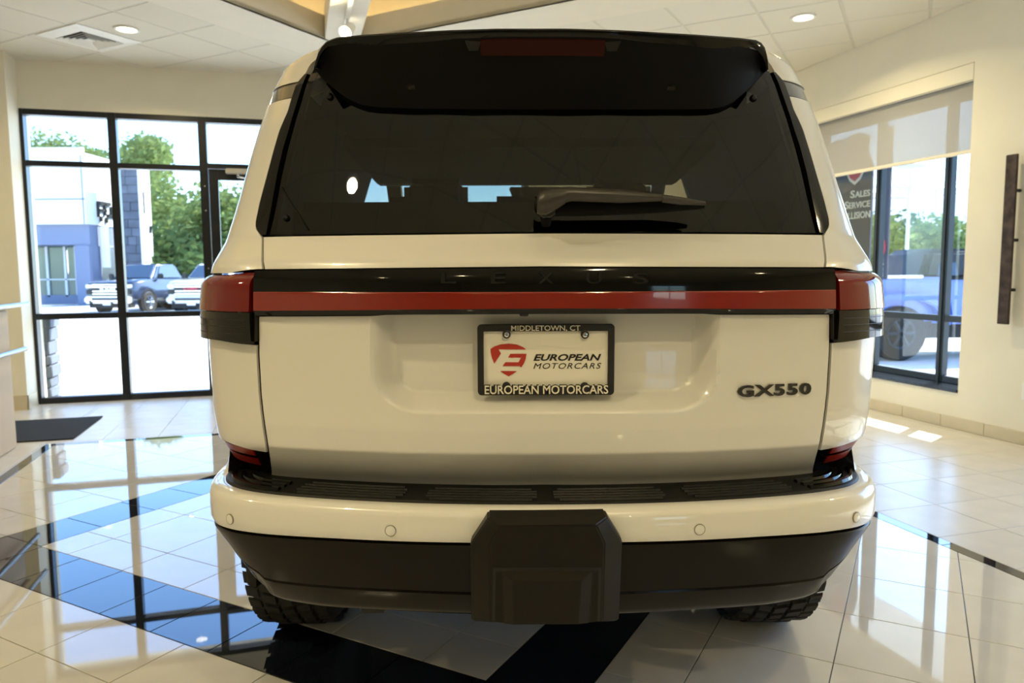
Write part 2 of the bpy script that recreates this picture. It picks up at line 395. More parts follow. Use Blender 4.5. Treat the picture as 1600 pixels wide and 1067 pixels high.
for (x0, x1, y0, y1, along) in ((p1, p2, q1, q4, 1), (p2, 12, q3, q4, 0), (p2, 12, q1, q2, 0)):
    nn = int(((y1 - y0) if along else (x1 - x0)) / SB) + 2
    off = (1.786 * K - 6 * SB) if along else (2.113 * K - 2 * SB)
    for i in range(-2, nn + 6):
        a = off + i * SB
        c = clip_rect([(x0, a), (x1, a), (x1, a + SB), (x0, a + SB)] if along else [(a, y0), (a + SB, y0), (a + SB, y1), (a, y1)], x0, x1, y0, y1)
        if len(c) < 3: continue
        c = room_clip([pq(*p) for p in clean(c)], in_s[0], in_s[1], in_t[0], in_t[1])
        if len(c) >= 3: tiles.append((c, MT['blacktile']))
# thin black border of the polished field
for (s0, s1, t0, t1, al) in ((zone_s[0], in_s[0], T_B, in_t[1], 1), (in_s[1], zone_s[1], T_B, in_t[1], 1), (zone_s[0], zone_s[1], in_t[1], zone_t[1], 0)):
    L = (t1 - t0) if al else (s1 - s0); n = max(1, int(L / .6))
    for i in range(n):
        e0, e1 = L * i / n, L * (i + 1) / n
        c = [(s0, t0 + e0), (s1, t0 + e0), (s1, t0 + e1), (s0, t0 + e1)] if al else [(s0 + e0, t0), (s0 + e1, t0), (s0 + e1, t1), (s0 + e0, t1)]
        tiles.append(([RW(*p)[:2] for p in c], MT['blacktile']))
so_, to_ = 3.54 * K, 3.45 * K
for i in range(-26, 6):
    for j in range(-44, 16):
        a, b = so_ + i * ST, to_ + j * ST
        for (x0, x1, y0, y1) in ((zone_s[1], S_R, T_B, T_F), (S_L, zone_s[0], T_B, T_F), (zone_s[0], zone_s[1], zone_t[1], T_F)):
            c = clip_rect([(a, b), (a + ST, b), (a + ST, b + ST), (a, b + ST)], x0, x1, y0, y1)
            if len(c) >= 3: tiles.append(([RW(*p)[:2] for p in clean(c)], MT['rough']))
lay_tiles(tiles, floor, 0.0, .0016, .006, .0012, 295, 'tile_field')

# ---- ceiling: 2 ft tiles on the diagonal, a diamond coffer with a spine beam
ceiling = struct(MB().rbox(S_L, S_R + .3, T_B, T_F + .3, H + .62, H + .70).build('ceiling', MT['soffit']))
AP_S, AP_T, HALF = .41, 7.12, 3.15                  # coffer apex and half diagonal
CT = AP_T - HALF
def in_coffer(s, t, m=0.0): return abs(s - AP_S) + abs(t - CT) < HALF + m
BORD = .75
ctiles = []; bars = MB()
TC = .61
def cw(p, q): return ((p - q) / sqrt(2), (p + q) / sqrt(2))   # diagonal lattice -> room
def convex_minus_diamond(poly):                     # pieces of poly outside the coffer's border
    out = []; cur = poly
    R = HALF + BORD
    for sx, sy in ((1, 1), (1, -1), (-1, 1), (-1, -1)):
        d = sx * AP_S + sy * CT + R
        o = clip(cur, -sx, -sy, -d)
        if len(o) >= 3 and area(o) > 1e-3: out.append(clean(o))
        cur = clip(cur, sx, sy, d)
        if len(cur) < 3: break
    return out
for side in (0, 1):
    p0, q0 = (3.77, 5.71) if side == 0 else (9.85 / sqrt(2), 1.825 / sqrt(2))
    smin, smax = (S_L, AP_S) if side == 0 else (AP_S, S_R)
    for i in range(-40, 30):
        for j in range(-40, 40):
            a, b = p0 + i * TC, q0 + j * TC
            sq = [cw(a, b), cw(a + TC, b), cw(a + TC, b + TC), cw(a, b + TC)]
            c = clip_rect(sq, smin, smax, T_B, T_F)
            if len(c) < 3 or area(c) < 2e-3: continue
            for pc in convex_minus_diamond(clean(c)):
                ctiles.append(([RW(*p)[:2] for p in pc], MT['ceil']))
lay_tiles(ctiles, ceiling, H + .004, .011, .014, .004, 290, 'ceiling_tile_field', down=True, name='ceiling_tile')
# grid backing (the T-bars show between the tiles)
gridm = MB()
def slab(poly, z0, z1, mb):
    n = len(poly); mb.add([RW(x, y, z0) for x, y in poly] + [RW(x, y, z1) for x, y in poly], [tuple(range(n)), tuple(range(2 * n - 1, n - 1, -1))] + [(i, (i + 1) % n, n + (i + 1) % n, n + i) for i in range(n)])
full = [(S_L, T_B), (S_R, T_B), (S_R, T_F), (S_L, T_F)]
for pc in convex_minus_diamond(full): slab(pc, H + .008, H + .03, gridm)
gridm.build('ceiling_grid', MT['tbar'], ceiling)
# soffit border round the coffer (four flat boards), lips and cove
R0, R1 = HALF, HALF + BORD
crn = lambda r: [(AP_S, CT + r), (AP_S + r, CT), (AP_S, CT - r), (AP_S - r, CT)]
o_, i_ = crn(R1), crn(R0)
bord = MB(); lip = MB(); cove = MB(); upper = MB()
for k in range(4):
    k2 = (k + 1) % 4
    bb = MB(); slab(clip_rect([i_[k], i_[k2], o_[k2], o_[k]], S_L, S_R, T_B, T_F), H, H + .03, bb)
    bb.build('soffit_board', MT['soffit'], ceiling)
    e = crn(HALF + .04); lp = MB(); slab([i_[k], i_[k2], e[k2], e[k]], H, H + .20, lp); lp.build('coffer_lip', MT['soffit'], ceiling)
    c1 = crn(HALF + .16); c2 = crn(HALF + .22); cv = MB(); slab([c1[k], c1[k2], c2[k2], c2[k]], H + .06, H + .10, cv); cv.build('cove_lamp', MT['cove'], ceiling)
    u1 = crn(HALF + .45); u2 = crn(HALF + .48); up = MB(); slab([u1[k], u1[k2], u2[k2], u2[k]], H + .02, H + .62, up); up.build('coffer_wall', MT['soffit'], ceiling)
MB().rbox(.26, .56, CT - HALF + .25, AP_T - .1, H, H + .25).build('spine_beam', MT['soffit'], ceiling, bevel=.004)

# ---- walls
WT = .3
def wall(name, boxes, m=None):
    mb = MB()
    for b in boxes: mb.rbox(*b)
    return struct(mb.build(name, m or MT['wall']))
D_R = 2.6                                            # shopfront right end
wall('wall_front', [(S_P, D_R, T_F, T_F + WT, 2.905, H + .1), (D_R, S_R + .3, T_F, T_F + WT, -.05, H + .1), (S_L, S_P, T_P, T_F + WT, -.05, H + .1)])
W_T0, W_T1, W_Z0, W_Z1 = 4.70, 7.45, .295, 2.895     # right window opening
V_T0, V_T1 = .75, 3.45                               # its twin nearer the camera, mirrored in the car's flank
wall('wall_right', [(S_R, S_R + .34, T_B, V_T0, -.05, H + .1), (S_R, S_R + .34, V_T1, W_T0, -.05, H + .1), (S_R, S_R + .34, V_T0, V_T1, -.05, W_Z0), (S_R, S_R + .34, V_T0, V_T1, W_Z1, H + .1), (S_R, S_R + .34, W_T1, T_F + .1, -.05, H + .1), (S_R, S_R + .34, W_T0, W_T1, -.05, W_Z0), (S_R, S_R + .34, W_T0, W_T1, W_Z1, H + .1)])
wall('wall_left', [(S_L - .3, S_L, T_B, T_F + WT, -.05, H + .1)])
B_S0, B_S1 = 1.5, 3.3                                 # window behind the photographer
wall('wall_back', [(S_L, B_S0, T_B - .3, T_B, -.05, H + .1), (B_S1, S_R + .3, T_B - .3, T_B, -.05, H + .1), (B_S0, B_S1, T_B - .3, T_B, -.05, 1.2), (B_S0, B_S1, T_B - .3, T_B, 2.6, H + .1)])
# pier base trim
tr = struct(MB().rbox(S_L, S_P + .012, T_P - .012, T_P, 0, .14).build('baseboard_left', MT['basetile']))
MB().rbox(S_P, S_P + .012, T_P - .012, T_F - .06, 0, .14).build('return_piece', MT['basetile'], tr)
# tile base along the right wall
bt = struct(empty('baseboard_right'))
edges = [T_F] + [5.654 + .405 * i for i in range(6, -30, -1)]
edges = [e for e in edges if T_B < e <= T_F]
for a, b in zip(edges[:-1], edges[1:]):
    MB().rbox(S_R - .012, S_R - .001, b + .0015, a - .0015, .001, .098).build('tile', MT['basetile'], bt, bevel=.002, segs=1)

# ---- shopfront: window_1 (left lights), door_1 beside it
def fr(mb, s0, s1, z0, z1, t0=T_F + .0, t1=T_F + .115): mb.rbox(s0, s1, t0, t1, z0, z1)
win1 = struct(empty('window_1'))
M1, M1b, M2, M2b = -1.812, -1.735, -.975, -.895
for (s0, s1, z0, z1) in ((S_P, -2.548, .0, 2.905), (M1, M1b, .0, 2.905), (M2, M2b, .0, 2.905)):
    mb = MB(); fr(mb, s0, s1, z0, z1); mb.build('mullion', MT['alum'], win1, bevel=.003)
for (s0, s1) in ((-2.548, M1), (M1b, M2)):
    for (z0, z1) in ((0, .06), (.85, .908), (2.36, 2.412), (2.85, 2.905)):
        mb = MB(); fr(mb, s0, s1, z0, z1, T_F + .004, T_F + .111); mb.build('rail', MT['alum'], win1, bevel=.003)
    for (z0, z1) in ((.06, .85), (.908, 2.36), (2.412, 2.85)):
        mb = MB(); fr(mb, s0 - .008, s1 + .008, z0 - .008, z1 + .008, T_F + .055, T_F + .061); mb.build('pane', MT['pane'], win1)
# further lights to the right of the door (behind the car)
win4 = struct(empty('window_4'))
for (s0, s1) in ((.24, .32), (1.42, 1.5), (D_R - .06, D_R)):
    mb = MB(); fr(mb, s0, s1, 0, 2.905); mb.build('mullion', MT['alum'], win4, bevel=.003)
for (s0, s1) in ((.32, 1.42), (1.5, D_R - .06)):
    for (z0, z1) in ((0, .06), (.85, .908), (2.36, 2.412), (2.85, 2.905)):
        mb = MB(); fr(mb, s0, s1, z0, z1, T_F + .004, T_F + .111); mb.build('rail', MT['alum'], win4, bevel=.003)
    for (z0, z1) in ((.06, .85), (.908, 2.36), (2.412, 2.85)):
        mb = MB(); fr(mb, s0 - .008, s1 + .008, z0 - .008, z1 + .008, T_F + .055, T_F + .061); mb.build('pane', MT['pane'], win4)
door = struct(empty('door_1'))
mb = MB(); fr(mb, M2b, .24, 2.85, 2.905); mb.build('head', MT['alum'], door)
mb = MB(); fr(mb, M2b, .24, 2.385, 2.435); mb.build('transom_bar', MT['alum'], door)
mb = MB(); fr(mb, M2b, .24, 2.435, 2.85, T_F + .055, T_F + .061); mb.build('pane', MT['pane'], door)
mb = MB(); fr(mb, M2b + .004, -.80, .012, 2.38, T_F + .03, T_F + .085); mb.build('stile', MT['alum'], door, bevel=.003)
mb = MB(); fr(mb, .14, .236, .012, 2.38, T_F + .03, T_F + .085); mb.build('stile', MT['alum'], door, bevel=.003)
mb = MB(); fr(mb, -.80, .14, 2.27, 2.38, T_F + .03, T_F + .085); mb.build('top_rail', MT['alum'], door, bevel=.003)
mb = MB(); fr(mb, -.80, .14, .012, .26, T_F + .03, T_F + .085); mb.build('bottom_rail', MT['alum'], door, bevel=.003)
mb = MB(); fr(mb, -.81, .15, .25, 2.28, T_F + .055, T_F + .061); mb.build('pane', MT['pane'], door)
mb = MB(); mb.rbox(-.72, -.47, T_F - .05, T_F + .03, 2.33, 2.385); cl = mb.build('door_closer', MT['alumlight'], door, bevel=.008)
a = Vector(RW(-.60, T_F - .03, 2.33)); b = Vector(RW(-.58, T_F - .12, 2.29)); c = Vector(RW(-.44, T_F - .02, 2.27))
MB().tube(a, a + Vector((0, 0, -.035)), .012).build('closer_pin', MT['alumlight'], cl)
MB().tube(a + Vector((0, 0, -.03)), b, .010).tube(b, c, .009).build('closer_arm', MT['alumlight'], cl)
for z in (1.35, 1.95, 2.2):
    p = Vector(RW(-.93, T_F - .004, z)); MB().lathe([(0, .008), (.005, .006)], p, (-NT[0], -NT[1], 0), 8).build('screw', MT['alumlight'], door)

# ---- right window: recess, granite sill, frame, glass
win2 = struct(empty('window_2'))
F0, F1 = S_R + .215, S_R + .28
trim1 = struct(MB().rbox(S_R - .012, S_R + .33, W_T0 + .001, W_T1 - .001, W_Z0 + .001, W_Z0 + .028).build('trim_1', MT['granite'], bevel=.004))
ms = [(W_T0 + .002, W_T0 + .045), (5.07, 5.14), (5.85, 5.92), (6.63, 6.70), (W_T1 - .06, W_T1 - .002)]
for (t0, t1) in ms:
    MB().rbox(F0, F1, t0, t1, W_Z0 + .03, W_Z1 - .002).build('mullion', MT['alumgrey'], win2, bevel=.004)
    MB().rbox(F0 - .012, F0 + .002, t0 + .02 if t0 > 4.8 else t0, t1 - .02, W_Z0 + .03, W_Z1 - .002).build('bead', MT['alumgrey'], win2, bevel=.003)
for (a_, b_) in zip(ms[:-1], ms[1:]):
    for (z0, z1) in ((W_Z0 + .03, W_Z0 + .085), (.845, .90), (W_Z1 - .22, W_Z1 - .002)):
        MB().rbox(F0 + .004, F1 - .004, a_[1], b_[0], z0, z1).build('rail', MT['alumgrey'], win2, bevel=.004)
    for (z0, z1) in ((W_Z0 + .085, .845), (.90, W_Z1 - .22)):
        MB().rbox(F0 + .05, F0 + .056, a_[1] - .006, b_[0] + .006, z0 - .006, z1 + .006).build('pane', MT['pane'], win2)
win5 = struct(empty('window_5'))
MB().rbox(S_R - .012, S_R + .28, V_T0 + .001, V_T1 - .001, W_Z0 + .001, W_Z0 + .028).build('sill', MT['granite'], win5, bevel=.004)
ms = [(V_T0 + .002, V_T0 + .05), (1.63, 1.70), (2.50, 2.57), (V_T1 - .05, V_T1 - .002)]
for (t0, t1) in ms: MB().rbox(F0, F1, t0, t1, W_Z0 + .03, W_Z1 - .002).build('mullion', MT['alumgrey'], win5, bevel=.004)
for (a_, b_) in zip(ms[:-1], ms[1:]):
    for (z0, z1) in ((W_Z0 + .03, W_Z0 + .085), (.845, .90), (W_Z1 - .22, W_Z1 - .002)): MB().rbox(F0 + .004, F1 - .004, a_[1], b_[0], z0, z1).build('rail', MT['alumgrey'], win5, bevel=.004)
    for (z0, z1) in ((W_Z0 + .085, .845), (.90, W_Z1 - .22)): MB().rbox(F0 + .05, F0 + .056, a_[1] - .006, b_[0] + .006, z0 - .006, z1 + .006).build('pane', MT['pane'], win5)
# window behind the photographer
win3 = struct(empty('window_3'))
for (s0, s1) in ((B_S0, B_S0 + .06), (2.37, 2.43), (B_S1 - .06, B_S1)): MB().rbox(s0, s1, T_B - .2, T_B - .1, 1.2, 2.6).build('mullion', MT['alum'], win3)
for (z0, z1) in ((1.2, 1.26), (1.85, 1.9), (2.54, 2.6)): MB().rbox(B_S0 + .06, 2.37, T_B - .2, T_B - .1, z0, z1).build('rail', MT['alum'], win3); MB().rbox(2.43, B_S1 - .06, T_B - .2, T_B - .1, z0, z1).build('rail', MT['alum'], win3)
for (s0, s1) in ((B_S0 + .06, 2.37), (2.43, B_S1 - .06)):
    for (z0, z1) in ((1.26, 1.85), (1.9, 2.54)): MB().rbox(s0, s1, T_B - .155, T_B - .149, z0, z1).build('pane', MT['pane'], win3)
# unseen overhang, added and sized to block sun through the upper right panes
struct(MB().rbox(S_R + .34, S_R + 2.62, 4.3, T_F + 4, 3.3, 3.5).build('roof_sun_block', MT['outwhite']))
struct(MB().rbox(S_L, S_R + .34, T_F + .31, T_F + 2.16, 4.08, 4.24).build('roof_sun_block', MT['outwhite']))  # added eave, kept out of view, stops direct sun entering the shopfront
struct(MB().rbox(S_L - .3, S_R + .3, T_B - .3, T_F + .3, H + .72, H + .9).build('roof', MT['outwhite']))

# ---- things of the room
# roller blind with pelmet
bl = empty('roller_blind', 'sheer grey roller blind half lowered in the right-hand window recess', 'blind', loc=RW(S_R, 6.0, 2.5))
def child_fix(root): 
    for ch in root.children: ch.matrix_parent_inverse = Matrix.Translation(root.location).inverted() if root.rotation_euler.z == 0 else root.matrix_basis.inverted()
MB().rbox(S_R + .055, S_R + .057, W_T0 + .015, W_T1 - .015, 2.235, 2.76).build('blind_fabric', MT['blind'], bl)
MB().rbox(S_R + .048, S_R + .064, W_T0 + .013, W_T1 - .013, 2.205, 2.238).build('hem_bar', MT['soffit'], bl, bevel=.005)
MB().rbox(S_R - .004, S_R + .052, W_T0 + .003, W_T1 - .003, 2.765, W_Z1 - .004).build('pelmet', MT['wall'], bl, bevel=.002)
MB().tube(RW(S_R + .075, W_T0 + .02, 2.80), RW(S_R + .075, W_T1 - .02, 2.80), .028, 16).build('roller', MT['white'], bl)
# narrow panel on standoffs
wp = empty('wall_panel', 'tall narrow brown marbled panel on black standoffs on the right wall', 'wall decor', loc=RW(S_R, 4.28, 1.5))
MB().rbox(S_R - .075, S_R - .055, 4.235, 4.325, .885, 2.125).build('panel', MT['marble'], wp, bevel=.003)
for z in (1.14, 1.505, 1.865):
    MB().tube(RW(S_R - .056, 4.26, z), RW(S_R, 4.26, z), .012).build('standoff', MT['black'], wp)
ol = empty('wall_outlet', 'cream outlet plate low on the right wall at the frame edge', 'outlet', loc=RW(S_R, 4.11, .4))
MB().rbox(S_R - .008, S_R, 4.07, 4.15, .335, .465).build('plate', MT['white'], ol, bevel=.003)
for z in (.375, .425): MB().rbox(S_R - .011, S_R - .006, 4.095, 4.125, z - .014, z + .014).build('socket', MT['white'], ol, bevel=.002)
# door mat
MB().rbox(-2.75, -1.79, 6.53, 7.48, .0008, .011).build('door_mat', MT['mat'], bevel=.003)
tag(bpy.data.objects['door_mat'], 'black carpet door mat on the floor before the shopfront', 'mat')
# half wall with rails, left
hw = empty('half_wall', 'low cream partition wall by the left pier carrying two metal rails', 'partition', loc=RW(-2.3, 5.2, 0))
MB().rbox(-2.55, -2.13, 3.4, 6.38, 0, 1.045).build('panel', MT['peach'], hw, bevel=.01)
MB().rbox(-2.57, -2.11, 3.4, 6.40, 1.045, 1.06).build('cap', MT['peach'], hw, bevel=.004)
for z, e in ((1.075, 6.62), (.735, 6.50)):
    r = MB().tube(RW(-2.07, 3.5, z), RW(-2.07, e, z), .017, 16).build('rail', MT['steel'], hw, smooth=40)
    for t in (3.8, 4.9, 6.0): MB().tube(RW(-2.07, t, z), RW(-2.14, t, z - (.02 if z > 1 else 0)), .009).build('bracket', MT['chrome'], r)
# air vent
vt = empty('ceiling_vent', 'square white air diffuser with dark louvres set in the ceiling grid', 'vent', loc=RW(-1.72, 7.5, H))
vc, hv = (-1.72, 7.50), .30
def dia(c, h): return [(c[0], c[1] + h * sqrt(2)), (c[0] + h * sqrt(2), c[1]), (c[0], c[1] - h * sqrt(2)), (c[0] - h * sqrt(2), c[1])]
def ring(mb, c, ho, hi, zo, zi, th):
    A, B = dia(c, ho), dia(c, hi)
    for k in range(4):
        k2 = (k + 1) % 4
        mb.hexa([RW(*A[k], zo), RW(*A[k2], zo), RW(*B[k2], zi), RW(*B[k], zi), RW(*A[k], zo + th), RW(*A[k2], zo + th), RW(*B[k2], zi + th), RW(*B[k], zi + th)])
mb = MB(); ring(mb, vc, .295, .195, H - .002, H - .020, .004); mb.build('frame', MT['white'], vt)
mb = MB(); slab(dia(vc, .2), H + .0005, H + .003, mb); mb.build('backing', MT['black'], vt)
for k, h in enumerate((.175, .14, .105, .07)):
    mb = MB(); ring(mb, vc, h + .012, h - .012, H - .022, H - .003, .002); mb.build('slat', MT['white'], vt)
mb = MB(); slab(dia(vc, .035), H - .016, H - .013, mb); mb.build('core', MT['white'], vt)
# downlights
def area_lamp(name, loc, r, watts, parent, col=LAMP_C, direction=None):
    ld = bpy.data.lights.new(name, 'AREA'); ld.shape = 'DISK'; ld.size = 2 * r; ld.energy = watts; ld.color = col; ld.spread = radians(150)
    lo = bpy.data.objects.new(name, ld); COL.objects.link(lo); lo.parent = parent; lo.location = loc
    if direction is not None: lo.rotation_euler = (-Vector(direction)).to_track_quat('Z', 'Y').to_euler()
    return lo
dl0 = None
DL = [((-1.355, 7.135), 'round recessed downlight beside the air diffuser on the left ceiling'),
      ((3.998, 5.385), 'round recessed downlight in the right ceiling above the window wall')]
others = [(-1.70, .84), (4.0, .1), (-3.5, 2.1), (-4.4, -3.2), (4.0, 7.4), (2.3, 7.3), (-5.0, 6.2), (3.2, -3.0), (.45, -.78), (-2.2, -3.2), (.6, -5.4)]
where = ['the tailgate, mirrored in the rear window', 'the near right-hand floor', 'the far left floor behind the half wall', 'the near left corner of the room', 'the far right corner by the shopfront', 'the shopfront right of the door',
         'the entrance at the far left pier', 'the right wall well behind the camera', 'the spot right behind the tailgate', 'the left floor behind the camera', 'the back wall window']
for k, (st_, lab) in enumerate(DL + [(q, 'round recessed downlight in the ceiling over ' + t_) for q, t_ in zip(others, where)]):
    if dl0 is None:
        dl0 = empty('downlight'); d = dl0
        MB().lathe([(-.006, .100), (-.010, .095), (-.009, .078), (.003, .072), (.003, .100)], (0, 0, 0), (0, 0, 1), 32, ring=True).build('trim_ring', MT['white'], d, smooth=40)
        MB().lathe([(-.003, .074), (.002, .074)], (0, 0, 0), (0, 0, 1), 32).build('lens', MT['lens'], d)
        area_lamp('downlight_lamp', (0, 0, -.011), .066, LAMP_W, d)
    else: d = copy_tree(dl0)
    d.location = RW(st_[0], st_[1], H)
    tag(d, lab or 'round recessed downlight in the ceiling outside the picture, behind the camera side', 'ceiling light', 'recessed downlights')
# spine beam track with spot
trk = empty('track_spotlight', 'white track spotlight hanging from the white spine beam above the car', 'spotlight', loc=RW(.41, 6.3, H))
MB().rbox(.392, .428, 5.6, 6.85, H - .022, H - .001).build('track', MT['white'], trk, bevel=.003)
hp = Vector(RW(.41, 6.32, H - .11)); hd = Vector((-.25, -.75, -.6)).normalized()
MB().tube(RW(.41, 6.34, H - .02), RW(.41, 6.34, H - .075), .013).build('stem', MT['white'], trk)
MB().lathe([(-.07, .030), (-.06, .042), (.0, .048), (.05, .058), (.055, .054), (.04, .046), (.038, .03)], hp, hd, 24, cap=False).build('lamp_head', MT['white'], trk, smooth=40)
MB().lathe([(.038, .046), (.042, .046)], hp, hd, 20).build('lens', MT['lens'], trk)
area_lamp('spot_lamp', hp + hd * .06, .045, 8, trk, LAMP_C, hd)
MB().rbox(.403, .417, 6.5, 6.72, H - .026, H - .021).build('track_slot', MT['black'], trk)
for r_ in (bl, wp, ol, hw, vt, trk): child_fix(r_)

# ================================================================== THE CAR
# y0(z): depth of the rear face on the centre line; W(z): half width; plan curve shared by all heights
_pz = [.30, .78, .81, .893, .897, .95, 1.20, 1.315, 1.330, 1.383, 1.391, 1.69, 1.80, 1.88, 1.95]
_py = [1.75, 1.745, 1.726, 1.648, 1.646, 1.637, 1.63, 1.632, 1.638, 1.690, 1.696, 1.80, 1.85, 1.90, 1.97]
_wz = [.30, .50, .80, .86, .98, 1.12, 1.20, 1.31, 1.455, 1.62, 1.78, 1.86, 1.90, 1.93]
_ww = [.86, .876, .878, .882, .889, .8925, .890, .876, .842, .808, .772, .745, .70, .60]
_cx = np.array([0, .2, .36, .53, .67, .76, .82, .855, .875, .885, .89, .905, .93, .94, .94, .93, .90]) / .89
_cy = np.array([0, .006, .022, .052, .09, .135, .195, .28, .40, .55, .80, 1.15, 1.7, 2.4, 3.4, 4.0, 4.35])
# smooth resample of the plan curve (Catmull-Rom)
def _cr(P, n=12):
    P = np.array(P); out = []
    for i in range(len(P) - 1):
        p0 = P[i - 1] if i else np.array([-P[1][0], P[1][1]]); p1, p2 = P[i], P[i + 1]; p3 = P[min(i + 2, len(P) - 1)]
        L0, L1, L2 = (max(np.linalg.norm(b - a), 1e-6) ** .5 for a, b in ((p0, p1), (p1, p2), (p2, p3)))
        m1 = ((p2 - p1) / L1 - (p2 - p0) / (L0 + L1) + (p1 - p0) / L0) * L1; m2 = ((p3 - p2) / L2 - (p3 - p1) / (L1 + L2) + (p2 - p1) / L1) * L1
        if i + 2 >= len(P): m2 = p2 - p1
        for k in range(n):
            t = k / n; out.append((2 * t**3 - 3 * t**2 + 1) * p1 + (t**3 - 2 * t**2 + t) * m1 + (-2 * t**3 + 3 * t**2) * p2 + (t**3 - t**2) * m2)
    out.append(P[-1]); return np.array(out)
_c = _cr(np.stack([_cx, _cy], 1)); _cx, _cy = _c[:, 0], _c[:, 1]
_cs = np.concatenate([[0], np.cumsum(np.hypot(np.diff(_cx * .89), np.diff(_cy)))])
def y0(z, b=False): return np.interp(z, [.3, .54, .70, .72, .80, .9], [1.66, 1.615, 1.578, 1.572, 1.575, 1.60]) if b else np.interp(z, _pz, _py)
def Wd(z): return float(np.interp(z, _wz, _ww))
def S3(s, z, d=0.0, b=False):
    sg = 1 if s >= 0 else -1; a = abs(s)
    fx, fy = np.interp(a, _cs, _cx), np.interp(a, _cs, _cy)
    e = .004; tx = (np.interp(a + e, _cs, _cx) - np.interp(max(a - e, 0), _cs, _cx)) * Wd(z); ty = np.interp(a + e, _cs, _cy) - np.interp(max(a - e, 0), _cs, _cy)
    if a < e: tx, ty = 1.0, 0.0
    L = hypot(tx, ty); nx, ny = ty / L, -tx / L
    return (sg * (fx * Wd(z) + nx * d), y0(z, b) + fy + ny * d, z)
_mono = np.maximum.accumulate(_cx)
def Fy(x, z, b):
    q = abs(x) / Wd(z)
    if q > .9995: return 99.
    return y0(z, b) + np.interp(q, _mono[:100], _cy[:100])
def px(u, v, b=False, d=0.0):
    """pixel -> (s, z) on the car's rear surface (mirrored to the right side), d = how far the piece stands proud"""
    r = ray(u, v); best = None; prev = None
    for t in np.arange(1.45, 2.6, .01):
        P = CAMP + r * t; g = P[1] + d - Fy(P[0], P[2], b)
        if best is None or g > best[0]: best = (g, t)
        if g >= 0:
            lo, hi = t - .01, t
            for _ in range(24):
                m_ = (lo + hi) / 2; P = CAMP + r * m_
                if P[1] + d - Fy(P[0], P[2], b) >= 0: hi = m_
                else: lo = m_
            break
    else:
        P = CAMP + r * best[1]
    q = abs(P[0]) / Wd(P[2])
    return float(np.interp(min(q, .97), _mono[:100], _cs[:100])), float(P[2])
def curve(pts, b=False, key=0):
    """pixels (right or left half) -> sorted arrays for interpolation: key 0: z over s; key 1: s over z"""
    q = sorted([px(*p, b=b) for p in pts], key=lambda a: a[key])
    return np.array([a[key] for a in q]), np.array([a[1 - key] for a in q])
def zf(pts, b=False):
    a, c = curve(pts, b, 0); return lambda s: float(np.interp(abs(s), a, c))
def sf(pts, b=False):
    a, c = curve(pts, b, 1); return lambda z: float(np.interp(z, a, c))
def const(v): return lambda *_: v
car = empty('car', 'white sport utility vehicle seen from behind on the polished tile floor', 'car')
car.rotation_euler.y = .0032                         # sits a hair lower on its right springs
def patch(name, m, zb, zt, s0, s1, nu, nv, d=None, b=False, parent=car, rim=.007, zs=None, us=None, smooth=28, mirror=None):
    """panel on the rear surface; zb, zt: functions of s; s0, s1: functions of z"""
    vs = []; d = d or const(0.0)
    U = us if us is not None else np.linspace(0, 1, nu); V = zs if zs is not None else np.linspace(0, 1, nv)
    nu, nv = len(U), len(V); grid = []
    for w_ in V:
        row = []
        z = zb(0) * (1 - w_) + zt(0) * w_ if s0(1.0) < 0 else None
        for q in U:
            if z is None:
                zz = zb(.8) * (1 - w_) + zt(.8) * w_
                for _ in range(3): s = s0(zz) * (1 - q) + s1(zz) * q; zz = zb(s) * (1 - w_) + zt(s) * w_
            else:
                zz = z
                for _ in range(3): s = s0(zz) * (1 - q) + s1(zz) * q; zz = zb(s) * (1 - w_) + zt(s) * w_
            row.append((s, zz, d(s, zz)))
        grid.append(row)
    def make(sgn):
        mb = MB(); pts = [S3(sgn * s, z, dd, b) for row in grid for (s, z, dd) in row]
        fs = [(j * nu + i, j * nu + i + 1, (j + 1) * nu + i + 1, (j + 1) * nu + i) for j in range(nv - 1) for i in range(nu - 1)]
        loop = [i for i in range(nu)] + [j * nu + nu - 1 for j in range(1, nv)] + [(nv - 1) * nu + i for i in range(nu - 2, -1, -1)] + [j * nu for j in range(nv - 2, 0, -1)]
        if rim:
            o = len(pts); flat = [q for row in grid for q in row]
            pts += [S3(sgn * flat[i][0], flat[i][1], flat[i][2] - rim, b) for i in loop]
            n = len(loop)
            fs += [(loop[k], o + k, o + (k + 1) % n, loop[(k + 1) % n]) for k in range(n)]
        if sgn < 0: fs = [f[::-1] for f in fs]
        mb.add(pts, fs); return mb.build(name, m, parent, fix=False, smooth=smooth)
    if mirror is None: mirror = s0(1.0) >= 0
    return [make(1), make(-1)] if mirror else make(1)
neg = lambda f: (lambda z: -f(z))

# --- measured boundaries (pixels of the right half unless noted)
gate_edge = sf([(1280, 362), (1282, 415), (1293, 492), (1292, 560), (1289, 612), (1284, 655), (1278, 692), (1273, 712), (1268, 745)])
glass_in = sf([(1203, 116), (1217, 155), (1232, 200), (1241, 230), (1251, 268), (1267, 338), (1274, 362)])
trim_in = sf([(1204, 113), (1221, 155), (1236, 200), (1246, 230), (1256, 268), (1271, 338), (1277, 364)])
trim_out = sf([(1206, 111), (1220, 127), (1228, 148), (1235, 170), (1249, 200), (1262, 241), (1283, 312), (1290, 340), (1291, 352), (1283, 365)])
z_gl = zf([(847, 362), (1000, 362), (1150, 362), (1275, 363)])
z_st = zf([(847, 365), (1050, 365), (1278, 366)])
z_sb = zf([(847, 416), (1050, 416), (1282, 416)])
z_b0 = zf([(847, 418), (1050, 418), (1290, 418)])
z_b3 = zf([(847, 490), (1050, 489), (1293, 488)])
z_gt = zf([(847, 492), (1050, 491), (1293, 490)])
z_gb = zf([(847, 757), (1050, 755), (1268, 744)])
